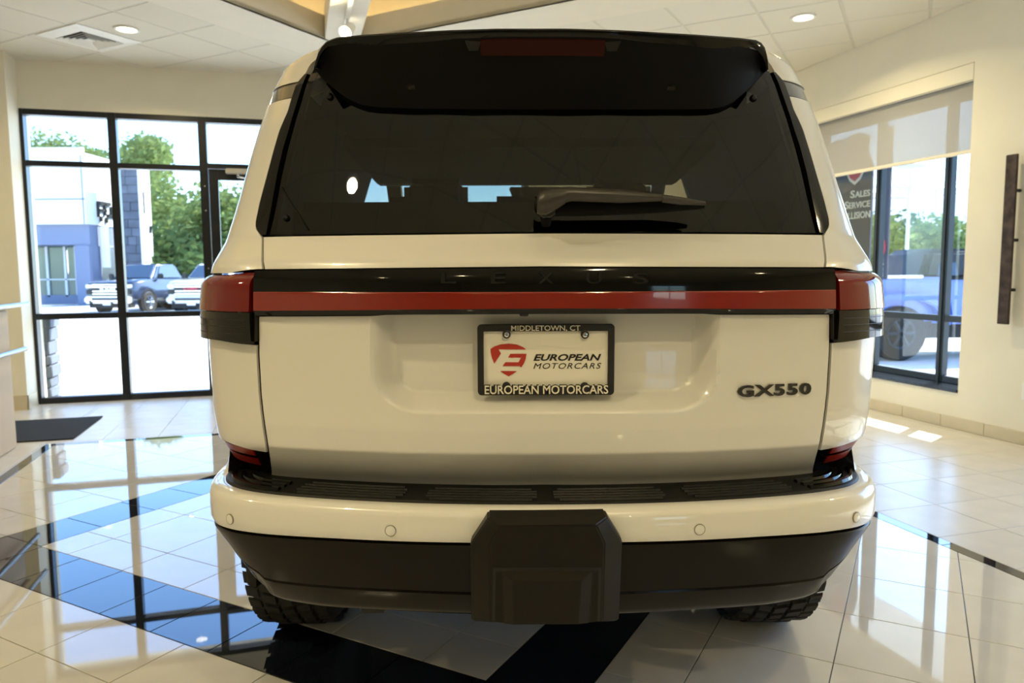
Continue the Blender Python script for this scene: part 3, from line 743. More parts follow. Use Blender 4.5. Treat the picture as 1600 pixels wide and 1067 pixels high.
print('gate z', z_gl(0), z_st(0), z_sb(0), z_b3(0), z_gt(0), z_gb(0), 'edge', [round(gate_edge(z), 3) for z in (.82, .9, 1, 1.2, 1.39)])

# --- dark inner shell, full car length
def shell_ring(z, d, smax, b=False, n=60):
    ss = np.concatenate([np.linspace(0, 1.1, 34), np.linspace(1.15, smax, n - 34)])
    R = [S3(s, z, d, b) for s in ss]; L = [(-p[0], p[1], p[2]) for p in R[::-1]]
    return R + L[:-1]
SMAX = float(_cs[-1])
def s_at_y(yy): return float(np.interp(yy, _cy, _cs))
sh_low = MB().loft([shell_ring(z, -.075, SMAX) for z in (.45, .60, .80, .86, .90, 1.0, 1.2, 1.31, 1.335)]); sh_low.build('inner_body', MT['dark'], car, smooth=50)
for sg in (-1, 1):                                  # dark inner faces of the cabin sides
    ss = np.concatenate([np.linspace(.70, 1.1, 14), np.linspace(1.15, s_at_y(1.98), 12)])
    MB().loft([[S3(sg * s, z, -.03) for z in (1.33, 1.39, 1.45, 1.6, 1.75, 1.80, 1.84, 1.86)] for s in ss], close=False, cap=False).build('cabin_side', MT['dark'], car, smooth=50)
MB().loft([[(-w_, y, 1.83), (w_, y, 1.83), (w_, y, 1.86), (-w_, y, 1.86)] for y, w_ in ((1.95, .48), (2.25, .62), (2.5, .70), (3.80, .70))]).build('headliner', MT['dark'], car)
MB().loft([[(-w_, y, 1.735 - dz), (w_, y, 1.735 - dz), (w_, y, 1.85), (-w_, y, 1.85)] for y, w_, dz in ((3.0, .735, -.06), (3.70, .735, 0), (3.80, .735, 0))]).build('windscreen_header', MT['dark'], car)
MB().hexa([(-.74, 2.86, 1.30), (.74, 2.86, 1.30), (.74, 2.98, 1.30), (-.74, 2.98, 1.30), (-.72, 2.80, 1.54), (.72, 2.80, 1.54), (.72, 2.90, 1.54), (-.72, 2.90, 1.54)]).build('rear_seat', MT['dark'], car, bevel=.03)
MB().hexa([(-.72, 2.16, 1.30), (.72, 2.16, 1.30), (.72, 2.28, 1.30), (-.72, 2.28, 1.30), (-.70, 2.12, 1.505), (.70, 2.12, 1.505), (.70, 2.2, 1.505), (-.70, 2.2, 1.505)]).build('third_row_seat', MT['dark'], car, bevel=.03)
for x in (-.40, 0, .40): MB().box((x - .16, 2.78, 1.50), (x + .16, 2.88, 1.585)).build('headrest', MT['dark'], car, bevel=.03)
for x in (-.43, .43):
    MB().hexa([(x - .26, 3.55, 1.30), (x + .26, 3.55, 1.30), (x + .26, 3.68, 1.30), (x - .26, 3.68, 1.30), (x - .23, 3.52, 1.56), (x + .23, 3.52, 1.56), (x + .23, 3.62, 1.56), (x - .23, 3.62, 1.56)]).build('front_seat', MT['dark'], car, bevel=.04)
    MB().box((x - .15, 3.50, 1.56), (x + .15, 3.60, 1.74)).build('headrest', MT['dark'], car, bevel=.04, segs=3)
MB().hexa([(-.06, 3.9, 1.66), (.16, 3.9, 1.66), (.16, 3.93, 1.66), (-.06, 3.93, 1.66), (-.09, 3.9, 1.74), (.18, 3.9, 1.74), (.18, 3.93, 1.74), (-.09, 3.93, 1.74)]).build('rear_view_mirror', MT['dark'], car, bevel=.008)
# --- lower tailgate with plate recess
ZR = 1.0
def sd_recess(x, z):
    # signed distance (m) inside a rounded, slightly tapering pocket open at the top
    hw = .395 - max(0., (1.02 - z)) * .25; zb_ = .987; r = .10
    qx = abs(x) - (hw - r); qz = (zb_ + r) - z
    return r - (hypot(max(qx, 0), max(qz, 0)) + min(max(qx, qz), 0))
def recess(s, z):
    x = S3(s, z)[0]; q = sd_recess(x, z)
    wdt = .046
    t = min(max(q / wdt, 0), 1); t = t * t * (3 - 2 * t)
    return -.060 * t
us = np.concatenate([np.linspace(0, 1, 181)])
zsv = np.concatenate([np.linspace(0, .20, 12), np.linspace(.205, 1, 96)])
gate = patch('tailgate', MT['paint'], z_gb, z_gt, neg(gate_edge), gate_edge, 181, 0, d=recess, zs=zsv, smooth=24)
strip_ = patch('tailgate_upper', MT['paint'], z_sb, z_st, neg(lambda z: gate_edge(z)), gate_edge, 81, 14, d=lambda s, z: .004, smooth=28)
# --- light bar
bar_s = sf([(1292, 417), (1293, 489)])
zb1_ = zf([(847, 450), (1050, 450), (1293, 449)]); zb1b = zf([(847, 457), (1050, 457), (1293, 456)]); zb2_ = zf([(847, 481), (1050, 480.5), (1293, 480)])
zc0 = z_b0(0); zc3 = z_b3(0)
bar = patch('light_bar', MT['gloss'], z_b3, z_b0, neg(bar_s), bar_s, 81, 16, d=lambda s, z: .012 + .010 * sqrt(max(0, 1 - ((z - (zc0 + zc3) / 2) / ((zc0 - zc3) / 2 + .001)) ** 2)), rim=.03)
def dred(s, z):
    a = zb1b(0)
    return .0235 if z < a else .0235 - (z - a) * .7
patch('red_strip', MT['redbar'], zb2_, zb1_, neg(lambda z: bar_s(z) - .002), lambda z: bar_s(z) - .002, 81, 0, d=dred, rim=.012, parent=bar, zs=np.array([0, .04, .3, .6, .76, .82, .9, 1.0]), smooth=20)
# --- tail lamps
lamp_in = sf([(1297, 420), (1297, 532)])
LZ0, LZ1, LZ2 = px(1325, 531)[1], px(1325, 481)[1], px(1310, 420)[1]
S_END = s_at_y(.52)
def dl_red(s, z):
    t = (z - (LZ1 + LZ2) / 2) / ((LZ2 - LZ1) / 2); k = max(0., (abs(s) - .85)) * .0
    top = .0 if t < .2 else -.030 * ((t - .2) / .8) ** 2.4
    return .022 + top
z_ltop = zf([(1297, 419), (1320, 421.5), (1337, 425)])
z_l0 = zf([(1298, 532), (1320, 530), (1345, 525)])
lamps = patch('tail_lamp', MT['red'], const(LZ1), lambda s: z_ltop(s) , lamp_in, const(S_END), 34, 14, d=dl_red, rim=.03, smooth=40)
zsm = [LZ1 - .0025]
sm = patch('smoked_lens', MT['smoke'], z_l0, const(LZ1 - .002), lamp_in, const(S_END), 34, 14, d=lambda s, z: .019, rim=.03, smooth=40, parent=None)
for a_, b_ in zip(lamps, sm): b_.parent = a_
for k, L in enumerate(lamps):
    sgn = 1 if k == 0 else -1
    for zz, rr in ((LZ1 - .020, .0007), (LZ1 - .036, .0007), (LZ1 - .052, .0007)):
        mb = MB(); last = None
        for s in np.linspace(lamp_in(1.2) + .012, lamp_in(1.2) + .22, 10):
            p = S3(sgn * s, zz, .0195)
            if last: mb.tube(last, p, rr, 6, cap=False)
            last = p
        mb.build('lens_rib', MT['hitch'], L)
    mb = MB()                                       # black inner flank between lamp and gate
    q0, q1 = bar_s(1.2) + .003, lamp_in(1.2) - .001
    patchv = [S3(sgn * s, z, .013) for z in (z_l0(.8), LZ2) for s in (q0, q1)]; pin = [S3(sgn * s, z, -.02) for z in (z_l0(.8), LZ2) for s in (q0, q1)]
    MB().hexa([patchv[0], patchv[1], pin[1], pin[0], patchv[2], patchv[3], pin[3], pin[2]]).build('lamp_flank', MT['gloss'], L)
# --- rear quarters: below and above the lamp, running on along the sides
WHY, WHZ = (2.75, 5.60), .425                        # wheel centres
gate_gap = lambda z: gate_edge(z) + .009
z_q_top = lambda s: z_l0(s) - .004
z_ref_top = zf([(1278, 704), (1300, 700), (1320, 694), (1342, 684)])
quarter = patch('rear_quarter', MT['paint'], lambda s: z_ref_top(s) + .004 if s < 1.1 else np.interp(s, [1.1, 1.3], [z_ref_top(1.0) + .004, .90]), z_q_top, gate_gap, const(S_END + .006), 46, 20, rim=.007)
z_lu = lambda s: z_ltop(s) + .005
trim_o2 = lambda z: trim_out(z) + .004 if z < 1.865 else trim_out(1.865)
# upper quarter: white between trim and the side
upq_in = lambda z: max(trim_out(z) + .004, gate_gap(z) if z < z_gl(0) else 0) if z < 1.80 else trim_out(1.80) + .004
zqg = z_gl(0)
def s_in_up(z): return (gate_edge(z) + .009) if z < zqg - .001 else max(trim_out(z) + .003, gate_edge(zqg) + .009 if z < zqg + .006 else 0)
SIDE_B = px(1232, 150)[1]                             # lower edge of the dark side glass at the corner
SIDE_T = px(1222, 126)[1]
patch('upper_quarter', MT['paint'], z_lu, const(SIDE_B), s_in_up, const(s_at_y(.60)), 46, 40, d=lambda s, z: .002, rim=.007)
patch('side_glass_corner', MT['roofdark'], const(SIDE_B + .003), const(SIDE_T), lambda z: trim_out(z) + .004, const(s_at_y(.60)), 30, 8, d=lambda s, z: -.001, rim=.02)
patch('roof_edge', MT['paint'], const(SIDE_T + .003), const(1.925), lambda z: trim_out(min(z, 1.84)) - .03 * max(0, min(1, (z - 1.84) / .03)), const(s_at_y(.60)), 30, 14, d=lambda s, z: .002, rim=.02)
# --- glass, side trims
Z_GT = 1.815
gl = patch('rear_window', MT['cartint'], z_gl, const(Z_GT), neg(glass_in), glass_in, 61, 24, d=lambda s, z: -.004, rim=.02)
patch('pillar_trim', MT['gloss'], lambda s: z_gl(.8) + .001, const(px(1205, 112)[1]), trim_in, trim_out, 8, 40, d=lambda s, z: .003, rim=.02, smooth=35)
def stud(u, v, r, name='glass_stud'):
    s, z = px(u, v); sgn = 1 if u > 847 else -1; a = Vector(S3(sgn * s, z, -.004)); b = Vector(S3(sgn * s, z, .01))
    n_ = (b - a).normalized(); n_ = (n_ + Vector((0, 0, .3))).normalized()
    MB().lathe([(-.006, r), (.003, r), (.006, r * .8), (.008, r * .1)], a, n_, 18).build(name, MT['gloss'], gl, smooth=40)
stud(511, 152, .009); stud(1175, 152, .009)
mb = MB(); q0 = px(436, 294); q1 = px(478, 360)
a, b = Vector(S3(-q0[0], q0[1], -.003)), Vector(S3(-q1[0], q1[1], -.003)); mb.tube(a, b, .0022, 6); mb.build('glass_seam', MT['gloss'], gl)
stud(443, 342, .008)
# --- lower lamps in black housings
ref_in = lambda z: gate_edge(z) + .010
z_ref_b = lambda s: .800
hs_ = patch('lower_lamp', MT['gloss'], const(.793), z_ref_top, ref_in, const(s_at_y(.25)), 24, 16, d=lambda s, z: -.012, rim=.03)
for k, h_ in enumerate(hs_):
    sgn = 1 if k == 0 else -1
    for (za, zb__, m_) in ((.854, .876, 'reddark'), (.822, .845, 'reddark')):
        s0_, s1_ = gate_edge(.86) + .055, s_at_y(.235) ; mb = MB()
        rows = []
        for s in np.linspace(s0_, s1_, 16):
            kk = (s - s0_) / (s1_ - s0_); lift = .004 * kk
            zz0, zz1 = za + lift, zb__ + lift
            rows.append([S3(sgn * s, zz0, -.010), S3(sgn * s, zz0, -.006), S3(sgn * s, zz1, -.006), S3(sgn * s, zz1, -.010)])
        mb.loft(rows); mb.build('red_reflector', MT[m_], h_, smooth=40)
# --- bumper cover (white band) with rolled top and corner tops
band_b = zf([(847, 849), (720, 848), (600, 845.5), (524, 842), (447, 838), (384, 832), (340, 821)], b=True)
ZB_T = px(847, 797, b=True)[1]
S_BEND = s_at_y(.70)
print('bumper z', band_b(0), band_b(.8), ZB_T, 'lampz', LZ0, LZ1, LZ2, 'side', SIDE_B, SIDE_T)
prof = [(.0, .000), (.18, .004), (.75, .003), (.88, -.001), (.95, -.006), (1.0, -.016)]
def band_pts(s):
    z0 = band_b(s); k = min(max((s - .95) / .12, 0), 1); k = k * k * (3 - 2 * k)
    out = [(z0 + (ZB_T - z0) * a, d) for a, d in prof]
    # top return: narrow step rim at the back, a rising shoulder at the corners
    out += [(ZB_T + .001 + .010 * k, -.026 + .002 * k), (ZB_T + .001 + .045 * k, -.034 + .004 * k), (ZB_T + .001 + .105 * k, -.038 + .004 * k)]
    return out
def bumper_mesh(sgn_list, fn, s_arr, name, m, smooth=35, b=True):
    rows = []
    for s in s_arr: rows.append([S3(s, z, d, b) for z, d in fn(abs(s))])
    n = len(rows[0]); mb = MB(); mb.loft(rows, close=False, cap=False)
    return mb.build(name, m, car, smooth=smooth, fix=False)
s_arr = np.concatenate([-np.linspace(S_BEND, .5, 50), np.linspace(-.48, .48, 40), np.linspace(.5, S_BEND, 50)])
bump = bumper_mesh(None, band_pts, s_arr, 'bumper_cover', MT['paint'])
# --- lower bumper cladding
low_pts = [(847, 973), (735, 969), (620, 964), (500, 957), (430, 951), (404, 944)]
low_b = zf(low_pts, b=True)
sl_, zl_ = px(404, 936, b=True)
sil = [px(392, 925, b=True), px(375, 908, b=True), px(355, 885, b=True), px(341, 862, b=True)]
print('low', low_b(0), (sl_, zl_), sil)
ls = np.array([sl_, sl_ + .05, sl_ + .12, sl_ + .24, S_BEND]); lz = np.array([zl_, zl_ + .025, zl_ + .07, zl_ + .12, zl_ + .16])
def low_z(s): return low_b(s) if s < sl_ else float(np.interp(s, ls, lz))
def low_prof(s):
    zt_, zb__ = band_b(s) - .003, low_z(s); h_ = zt_ - zb__
    k = min(max((s - .55) / .35, 0), 1)
    return [(zb__ + .012, -.10 - .03 * k), (zb__, -.045 * k - .03), (zb__ + h_ * .03, -.022 - .04 * k), (zb__ + h_ * .10, -.012 - .035 * k), (zb__ + h_ * .32, -.006 - .022 * k), (zb__ + h_ * .345, -.0085 - .022 * k), (zb__ + h_ * .36, -.005 - .021 * k), (zb__ + h_ * .65, -.002 - .008 * k), (zt_ - .012, -.001), (zt_ - .006, -.002), (zt_, -.010), (zt_ + .002, -.03)]
clad = bumper_mesh(None, low_prof, s_arr, 'lower_bumper', MT['clad'], smooth=30)
MB().loft([[S3(s, .74, -.05, True), S3(s, .60, -.08, True), S3(s, .60, -.30, True), S3(s, .78, -.30, True)] for s in np.linspace(-.9, .9, 31)]).build('bumper_core', MT['dark'], car)
# --- step pad with ribs
mb = MB(); rows = []
srow = np.concatenate([-np.linspace(.98, .3, 30), np.linspace(-.28, .28, 20), np.linspace(.3, .98, 30)])
for s in srow:
    k = min(max((abs(s) - .80) / .2, 0), 1)
    rows.append([S3(s, ZB_T + .000, -.034, True), S3(s, ZB_T + .006, -.040, True), S3(s, ZB_T + .007, -.09, True), S3(s, ZB_T + .009, -.16, True), S3(s, ZB_T + .016, -.22, True)])
mb.loft(rows, close=False, cap=False); stp = mb.build('step_pad', MT['step'], car, smooth=40, fix=False)
for (a, b_) in ((-.615, -.34), (-.285, -.02), (.02, .285), (.34, .615)):
    for dd in (.052, .070, .088, .106, .124):
        mb = MB(); rr = []
        e = .012 if dd in (.052, .124) else 0
        for s in np.linspace(a + e, b_ - e, 12):
            zz = ZB_T + .0075 + (dd - .05) * .02
            rr.append([S3(s, zz - .002, -dd + .0055, True), S3(s, zz + .0032, -dd + .003, True), S3(s, zz + .0032, -dd - .003, True), S3(s, zz - .002, -dd - .0055, True)])
        mb.loft(rr); mb.build('step_rib', MT['step'], stp, smooth=40)
for sgn in (-1, 1):
    for dd in (.055, .078, .101):
        mb = MB(); rr = []
        for s in np.linspace(.66, .97 - (dd - .055) * 1.2, 14):
            zz = ZB_T + .008 + (dd - .05) * .03
            rr.append([S3(sgn * s, zz - .004, -dd + .008, True), S3(sgn * s, zz + .005, -dd + .004, True), S3(sgn * s, zz + .005, -dd - .004, True), S3(sgn * s, zz - .004, -dd - .008, True)])
        mb.loft(rr); mb.build('corner_rib', MT['gloss'], stp, smooth=40)
# --- parking sensors
for (u, v) in ((609.5, 829), (1090.5, 825.5), (360, 812), (1334, 806)):
    s, z = px(u, v, b=True); sgn = 1 if u > 847 else -1
    if s > .9: s = .88 if sgn > 0 else .88
    a = Vector(S3(sgn * s, z, .0045, True)); n_ = (Vector(S3(sgn * s, z, .02, True)) - a).normalized()
    o = MB().lathe([(-.004, .0112), (.0012, .0112), (.0018, .0100), (.0018, .0002)], a, n_, 24).build('parking_sensor', MT['paint'], car, smooth=40)
    MB().lathe([(-.002, .0128), (.0008, .0128), (.0008, .0115), (-.002, .0115)], a, n_, 24, ring=True).build('sensor_gap', MT['sensorgap'], o)
# --- hitch cover
YH = 1.535
def hp_(u, v, y=YH): P = at_y(u, v, y); return (P[0], P[2])
outer = [(735, 970), (733, 850), (760, 809), (947, 807), (971, 845), (966, 969)]
oo = [hp_(u, v) for u, v in outer]; cx_ = sum(p[0] for p in oo) / 6; oo = [(p[0], p[1]) for p in oo]
ci = [hp_(u, v, YH - .030) for u, v in ((765, 972), (764, 851), (778, 822), (930, 820), (943, 849), (940, 971))]
mb = MB(); n = 6
y_out, y_in = YH, YH - .030
vs = [(x, 1.62, z) for x, z in oo] + [(x, y_out + .006, z) for x, z in oo] + [(x * .995 + cx_ * .005, y_out, z - .001) for x, z in oo] + [(x, y_in, z) for x, z in ci]
fs = []
for r_ in range(3):
    for i in range(n - 1): fs.append((r_ * n + i, r_ * n + i + 1, (r_ + 1) * n + i + 1, (r_ + 1) * n + i))
fs.append(tuple(range(3 * n, 4 * n)))
for r_ in range(3): fs.append((r_ * n, (r_ + 1) * n, (r_ + 1) * n + n - 1, r_ * n + n - 1))
hc = mb.add(vs, fs).build('hitch_cover', MT['hitch'], car, bevel=.003, segs=2, smooth=30)
# gap line and inner door with raised frame
din = [hp_(u, v, YH - .031) for u, v in ((769, 971), (770, 889), (937, 888), (935, 970))]
mb = MB(); g = .0018
mb.hexa([(din[0][0] - g, YH - .0308, din[0][1]), (din[3][0] + g, YH - .0308, din[3][1]), (din[3][0] + g, YH - .020, din[3][1]), (din[0][0] - g, YH - .020, din[0][1]), (din[1][0] - g, YH - .0308, din[1][1] + g), (din[2][0] + g, YH - .0308, din[2][1] + g), (din[2][0] + g, YH - .020, din[2][1] + g), (din[1][0] - g, YH - .020, din[1][1] + g)])
mb.build('door_gap', MT['dark'], hc)
d2 = [hp_(u, v, YH - .032) for u, v in ((772, 972), (773, 892), (934, 891), (932, 971))]
d3 = [hp_(u, v, YH - .033) for u, v in ((786, 974), (783, 893), (924, 892), (919, 973))]
d4 = [hp_(u, v, YH - .052) for u, v in ((801, 976), (800, 908), (907, 907), (902, 975))]
mb = MB(); vs = [(x, YH - .020, z) for x, z in d2] + [(x, YH - .0325, z) for x, z in d2] + [(x, YH - .0335, z) for x, z in d3] + [(x, YH - .052, z) for x, z in d4]
fs = []
for r_ in range(3):
    for i in range(4): j = (i + 1) % 4; fs.append((r_ * 4 + i, r_ * 4 + j, r_ * 4 + 4 + j, r_ * 4 + 4 + i))
fs.append((12, 13, 14, 15)); mb.add(vs, fs).build('access_door', MT['hitch'], hc, bevel=.002, smooth=30)
# recovery point / exhaust under the bumper
a0_, a1_ = at_y(556, 950, 1.86), at_y(606, 962, 1.86)
MB().box((a0_[0], 1.86, a1_[2]), (a1_[0], 2.10, a0_[2] + .05)).build('tow_bracket', MT['black'], car, bevel=.012, smooth=40)
# --- third brake light, spoiler
def E_y(x): return 1.700 + .46 * x * x
def poly_px(pts, yfun):
    out = []
    for u, v in pts:
        y = 1.68
        for _ in range(8): P = at_y(u, v, y); y = yfun(P[0], P[2])
        out.append(at_y(u, v, y))
    return np.array(out)
def resample(P, n):
    L = np.concatenate([[0], np.cumsum(np.linalg.norm(np.diff(P, axis=0), axis=1))]); q = np.linspace(0, L[-1], n)
    return np.stack([np.interp(q, L, P[:, k]) for k in range(3)], 1)
top = poly_px([(487, 106), (489, 96), (493, 84), (498, 74), (507, 65), (522, 59.5), (560, 55.5), (600, 53), (700, 47.5), (770, 45), (880, 44.5), (960, 46.5), (1080, 53), (1150, 58), (1178, 61.5), (1190, 68), (1194, 82), (1197, 95), (1197, 107)], lambda x, z: E_y(x))
low = poly_px([(489, 107), (492, 99), (496, 88), (502, 79), (511, 72), (526, 67.5), (560, 65), (600, 63), (700, 57.5), (770, 55), (880, 54.5), (960, 56.5), (1080, 63), (1150, 69), (1172, 73), (1183, 80), (1189, 89), (1192, 98), (1194, 107)], lambda x, z: E_y(x) - .002)
inn = poly_px([(487.5, 108), (500, 122), (512, 133), (525, 144), (540, 155), (552, 161), (565, 165.5), (590, 168.5), (640, 170), (740, 171), (880, 171), (1000, 170.5), (1080, 170), (1110, 169), (1128, 165), (1143, 157), (1160, 143), (1178, 125), (1194, 109)], lambda x, z: Fy(x, z, False) - .008)
N = 72; T, Lw, I = resample(top, N), resample(low, N), resample(inn, N)
mb = MB(); rows = []
for k in range(N):
    t, l, i = T[k], Lw[k], I[k]
    mid = l * .5 + i * .5 + np.array([0, -.002, .006])
    back = np.array([t[0] * .98, t[1] + .30, t[2] + .030]); b2 = np.array([i[0], i[1] + .10, min(i[2] + .03, back[2] - .005)])
    rows.append([i, mid, l, l * .3 + t * .7 + np.array([0, -.003, 0]), t, t + (back - t) * .12 + np.array([0, 0, .004]), back, b2])
mb.loft(rows); sp = mb.build('spoiler', MT['gloss'], car, smooth=32)
MB().loft([[r[0] + np.array([0, -.004, -.001]), r[1] + np.array([0, -.003, -.004]), r[2] + np.array([0, .002, -.003])] for r in rows], close=False, cap=False).build('spoiler_underside', MT['matteblack'], sp, smooth=50)
def und(x, f):                                       # point on the spoiler's underside
    k = int(np.argmin(np.abs(Lw[:, 0] - x))); k = min(max(k, 0), N - 1); i = I[int(np.argmin(np.abs(I[:, 0] - x)))]
    return Vector(Lw[k] * (1 - f) + i * f)
rr = []
for x in np.linspace(-.147, .140, 16):
    a, b_ = und(x, .05), und(x, .25); dn = Vector((0, -.5, -.8)).normalized()
    rr.append([a + dn * -.004, a + dn * .004, b_ + dn * .004, b_ - dn * .004])
mb = MB().loft(rr); mb.build('brake_light', MT['redthird'], sp, smooth=40)
for x in (-.167, .158):
    a, b_ = und(x, .06), und(x, .18); dn = Vector((0, -.5, -.8)).normalized(); e = Vector((.018, 0, 0))
    MB().hexa([a - e, a + e, b_ + e * .6, b_ - e * .6, a - e + dn * .004, a + e + dn * .004, b_ + e * .6 + dn * .004, b_ - e * .6 + dn * .004]).build('light_end', MT['step'], sp)
for u, v in ((635, 126), (1055, 126)):
    x = at_y(u, v, 1.73)[0]; a = und(x, .62); b_ = und(x, .70); dn = Vector((0, -.5, -.8)).normalized(); e = Vector((.014, 0, 0))
    MB().hexa([a - e, a + e, b_ + e, b_ - e, a - e + dn * .006, a + e + dn * .006, b_ + e + dn * .006, b_ - e + dn * .006]).build('spoiler_clip', MT['clad'], sp, bevel=.002)
# --- wiper
YW = 1.645
def wp3(u, v, y): return Vector(at_y(u, v, y))
wip = empty('rear_wiper'); wip.parent = car
def blade(name, pts, m, dy, parent):
    rows = []
    for (u, v0, v1, y) in pts:
        a, b_ = wp3(u, v0, y), wp3(u, v1, y); c = (a + b_) / 2; hh = (a - b_).length / 2; r = []
        for k in range(12): an = 2 * pi * k / 12; r.append(c + Vector((0, -dy * cos(an) * min(1, hh / .012), hh * sin(an))))
        rows.append(r)
    return MB().loft(rows).build(name, m, parent, smooth=45)
blade('wiper_arm', [(836, 306, 334, 1.640), (840, 299, 336, 1.636), (850, 294, 336, 1.634), (870, 292.5, 325, 1.632), (880, 292.3, 318, 1.632)], MT['wiper'], .020, wip)
blade('arm_cover', [(879, 292, 317, 1.632), (890, 292, 314.5, 1.632), (965, 295.5, 317, 1.640), (1030, 302.5, 314, 1.648)], MT['wiper'], .016, wip)
blade('wiper_tip', [(1031, 303, 316, 1.648), (1060, 307, 319.5, 1.652), (1099, 314, 320, 1.658)], MT['wiper'], .012, wip)
blade('wiper_blade', [(860, 318, 338, 1.660), (900, 312, 338, 1.662), (965, 313, 335.5, 1.668), (1030, 313, 332, 1.676), (1080, 316, 327.5, 1.682), (1097, 318, 325, 1.684)], MT['matteblack'], .012, wip)
blade('pivot_cap', [(832, 306, 330, 1.655), (838, 309, 337, 1.652), (846, 311, 342, 1.650), (856, 312, 341, 1.650), (864, 314, 336, 1.652)], MT['gloss'], .018, wip)
a = wp3(850, 336, 1.66); b_ = wp3(850, 352, 1.672)
MB().tube(a, b_, .014, 14, .010).build('pivot_stem', MT['matteblack'], wip, smooth=40)
# --- camera under the bar
a = wp3(816, 489, 1.628)
MB().tube(a + Vector((0, 0, .006)), a + Vector((0, -.002, -.007)), .0105, 14).build('rear_camera', MT['black'], car, bevel=.002)
# --- letters on the bar and gate
YL = S3(0, px(847, 435)[1], .022)[1]
for ch, u in zip('LEXUS', (698, 776, 850, 925, 998)):
    w_, h_ = .033, .024
    s, z = px(u, 434.5); sg = 1 if u > 847 else -1
    p = Vector(at_y(u, 434.5, YL + S3(s, z, 0)[1] - S3(0, z, 0)[1]))
    text_obj('badge_letter', ch, w_, h_, MT['letter'], bar, tuple(p), depth=.004, bold=.01)
s, z = px(1208, 608); p = Vector(at_y(1208, 608, S3(s, z)[1] - .002))
x1 = Vector(S3(s + .05, z)) - Vector(S3(s - .05, z))
pa, pb = at_y(1145, 608, p[1]), at_y(1272, 608, p[1]); hgt = at_y(1208, 599, p[1])[2] - at_y(1208, 617.5, p[1])[2]
text_obj('model_badge', 'GX550', float(np.linalg.norm(pb - pa)), hgt, MT['letter'], bpy.data.objects['tailgate'], tuple(p), xdir=(x1[0], x1[1], 0), depth=.005, bold=.035, space=1.12)
# --- licence plate
YP = 1.664
def pp_(u, v, y=YP): P = at_y(u, v, y); return P
A_, B_ = pp_(743, 507), pp_(957, 616)
PX0, PX1, PZ1, PZ0 = A_[0], B_[0], A_[2], B_[2]
lpz = MB().box((PX0 + .004, YP + .002, PZ0 + .004), (PX1 - .004, YP + .0045, PZ1 - .004)).build('license_plate', MT['platewhite'], car)
def rr_(x0, x1, z0, z1, r, n=6):
    o = []
    for cx__, cz__, a0 in ((x1 - r, z1 - r, 0), (x0 + r, z1 - r, pi / 2), (x0 + r, z0 + r, pi), (x1 - r, z0 + r, 1.5 * pi)):
        for k in range(n + 1): a = a0 + pi / 2 * k / n; o.append((cx__ + r * cos(a), cz__ + r * sin(a)))
    return o
i0, i1 = pp_(753, 518), pp_(947, 602)
ro = rr_(PX0, PX1, PZ0, PZ1, .009); ri = rr_(i0[0], i1[0], i1[2], i0[2], .002)
mb = MB(); n = len(ro)
vs = [(x, YP + .004, z) for x, z in ro] + [(x * .998 + .002 * (PX0 + PX1) / 2, YP - .006, z) for x, z in ro] + [(x, YP - .006, z) for x, z in ri] + [(x, YP + .003, z) for x, z in ri]
fs = []
for r_ in range(3):
    for i in range(n): j = (i + 1) % n; fs.append((r_ * n + i, r_ * n + j, r_ * n + n + j, r_ * n + n + i))
mb.add(vs, fs).build('plate_frame', MT['frameblk'], lpz, bevel=.001, segs=1, smooth=40)
for (u, v) in ((789, 522.5), (911, 522.5), (789, 603), (911, 603)):
    P = pp_(u, v); hgt = .0045
    MB().lathe([(-.002, .0092), (.006, .0092), (.0065, .008)], (P[0], YP, P[2]), (0, -1, 0), 20).build('frame_tab', MT['frameblk'], lpz, smooth=40)
    MB().lathe([(.004, .0062), (.0085, .0056), (.009, .003), (.0075, .002)], (P[0], YP, P[2]), (0, -1, 0), 14).build('screw', MT['chrome'] if v < 560 else MT['frameblk'], lpz, smooth=40)
def ptext(txt, u0, u1, v0, v1, m, y, depth, **kw):
    a, b_ = at_y(u0, (v0 + v1) / 2, y), at_y(u1, (v0 + v1) / 2, y); t_, bt_ = at_y((u0 + u1) / 2, v0, y), at_y((u0 + u1) / 2, v1, y)
    text_obj('lettering', txt, b_[0] - a[0], t_[2] - bt_[2], m, lpz, tuple((a + b_) / 2), depth=depth, **kw)
ptext('MIDDLETOWN, CT', 796, 904, 508.5, 518, MT['inkcream'], YP - .007, .002, bold=.008)
me_ = ptext('EUROPEAN MOTORCARS', 752, 950, 600.5, 617, MT['frameblk'], YP - .006, .004, bold=.05)
ptext('EUROPEAN MOTORCARS', 755, 948, 602, 615.5, MT['inkcream'], YP - .0085, .003, bold=.012)
ptext('EUROPEAN', 831, 937, 553, 563.5, MT['inkblack'], YP + .0015, .001, bold=.03, shear=.28)
ptext('MOTORCARS', 831, 937, 567, 576, MT['inkblack'], YP + .0015, .001, shear=.28, space=1.15)
def lg(pts):
    q = [at_y(660 + x / 4, 380 + y / 4, YP + .001) for x, y in pts]
    MB().prism([(p[0], p[2]) for p in q][::-1], (0, YP + .0018, 0), (1, 0, 0), (0, 0, 1), (0, -.0012, 0)).build('logo_piece', MT['platered'], lpz)
lg([(415, 662), (440, 646), (480, 633), (530, 628), (580, 634), (620, 650), (638, 664), (465, 664), (481, 690), (440, 753), (425, 717), (417, 685)])
lg([(540, 692), (640, 692), (636, 722), (625, 752), (608, 777), (598, 768), (492, 768), (509, 745), (590, 745), (608, 715), (526, 715)])
lg([(477, 800), (580, 800), (556, 818), (530, 832), (503, 818)])
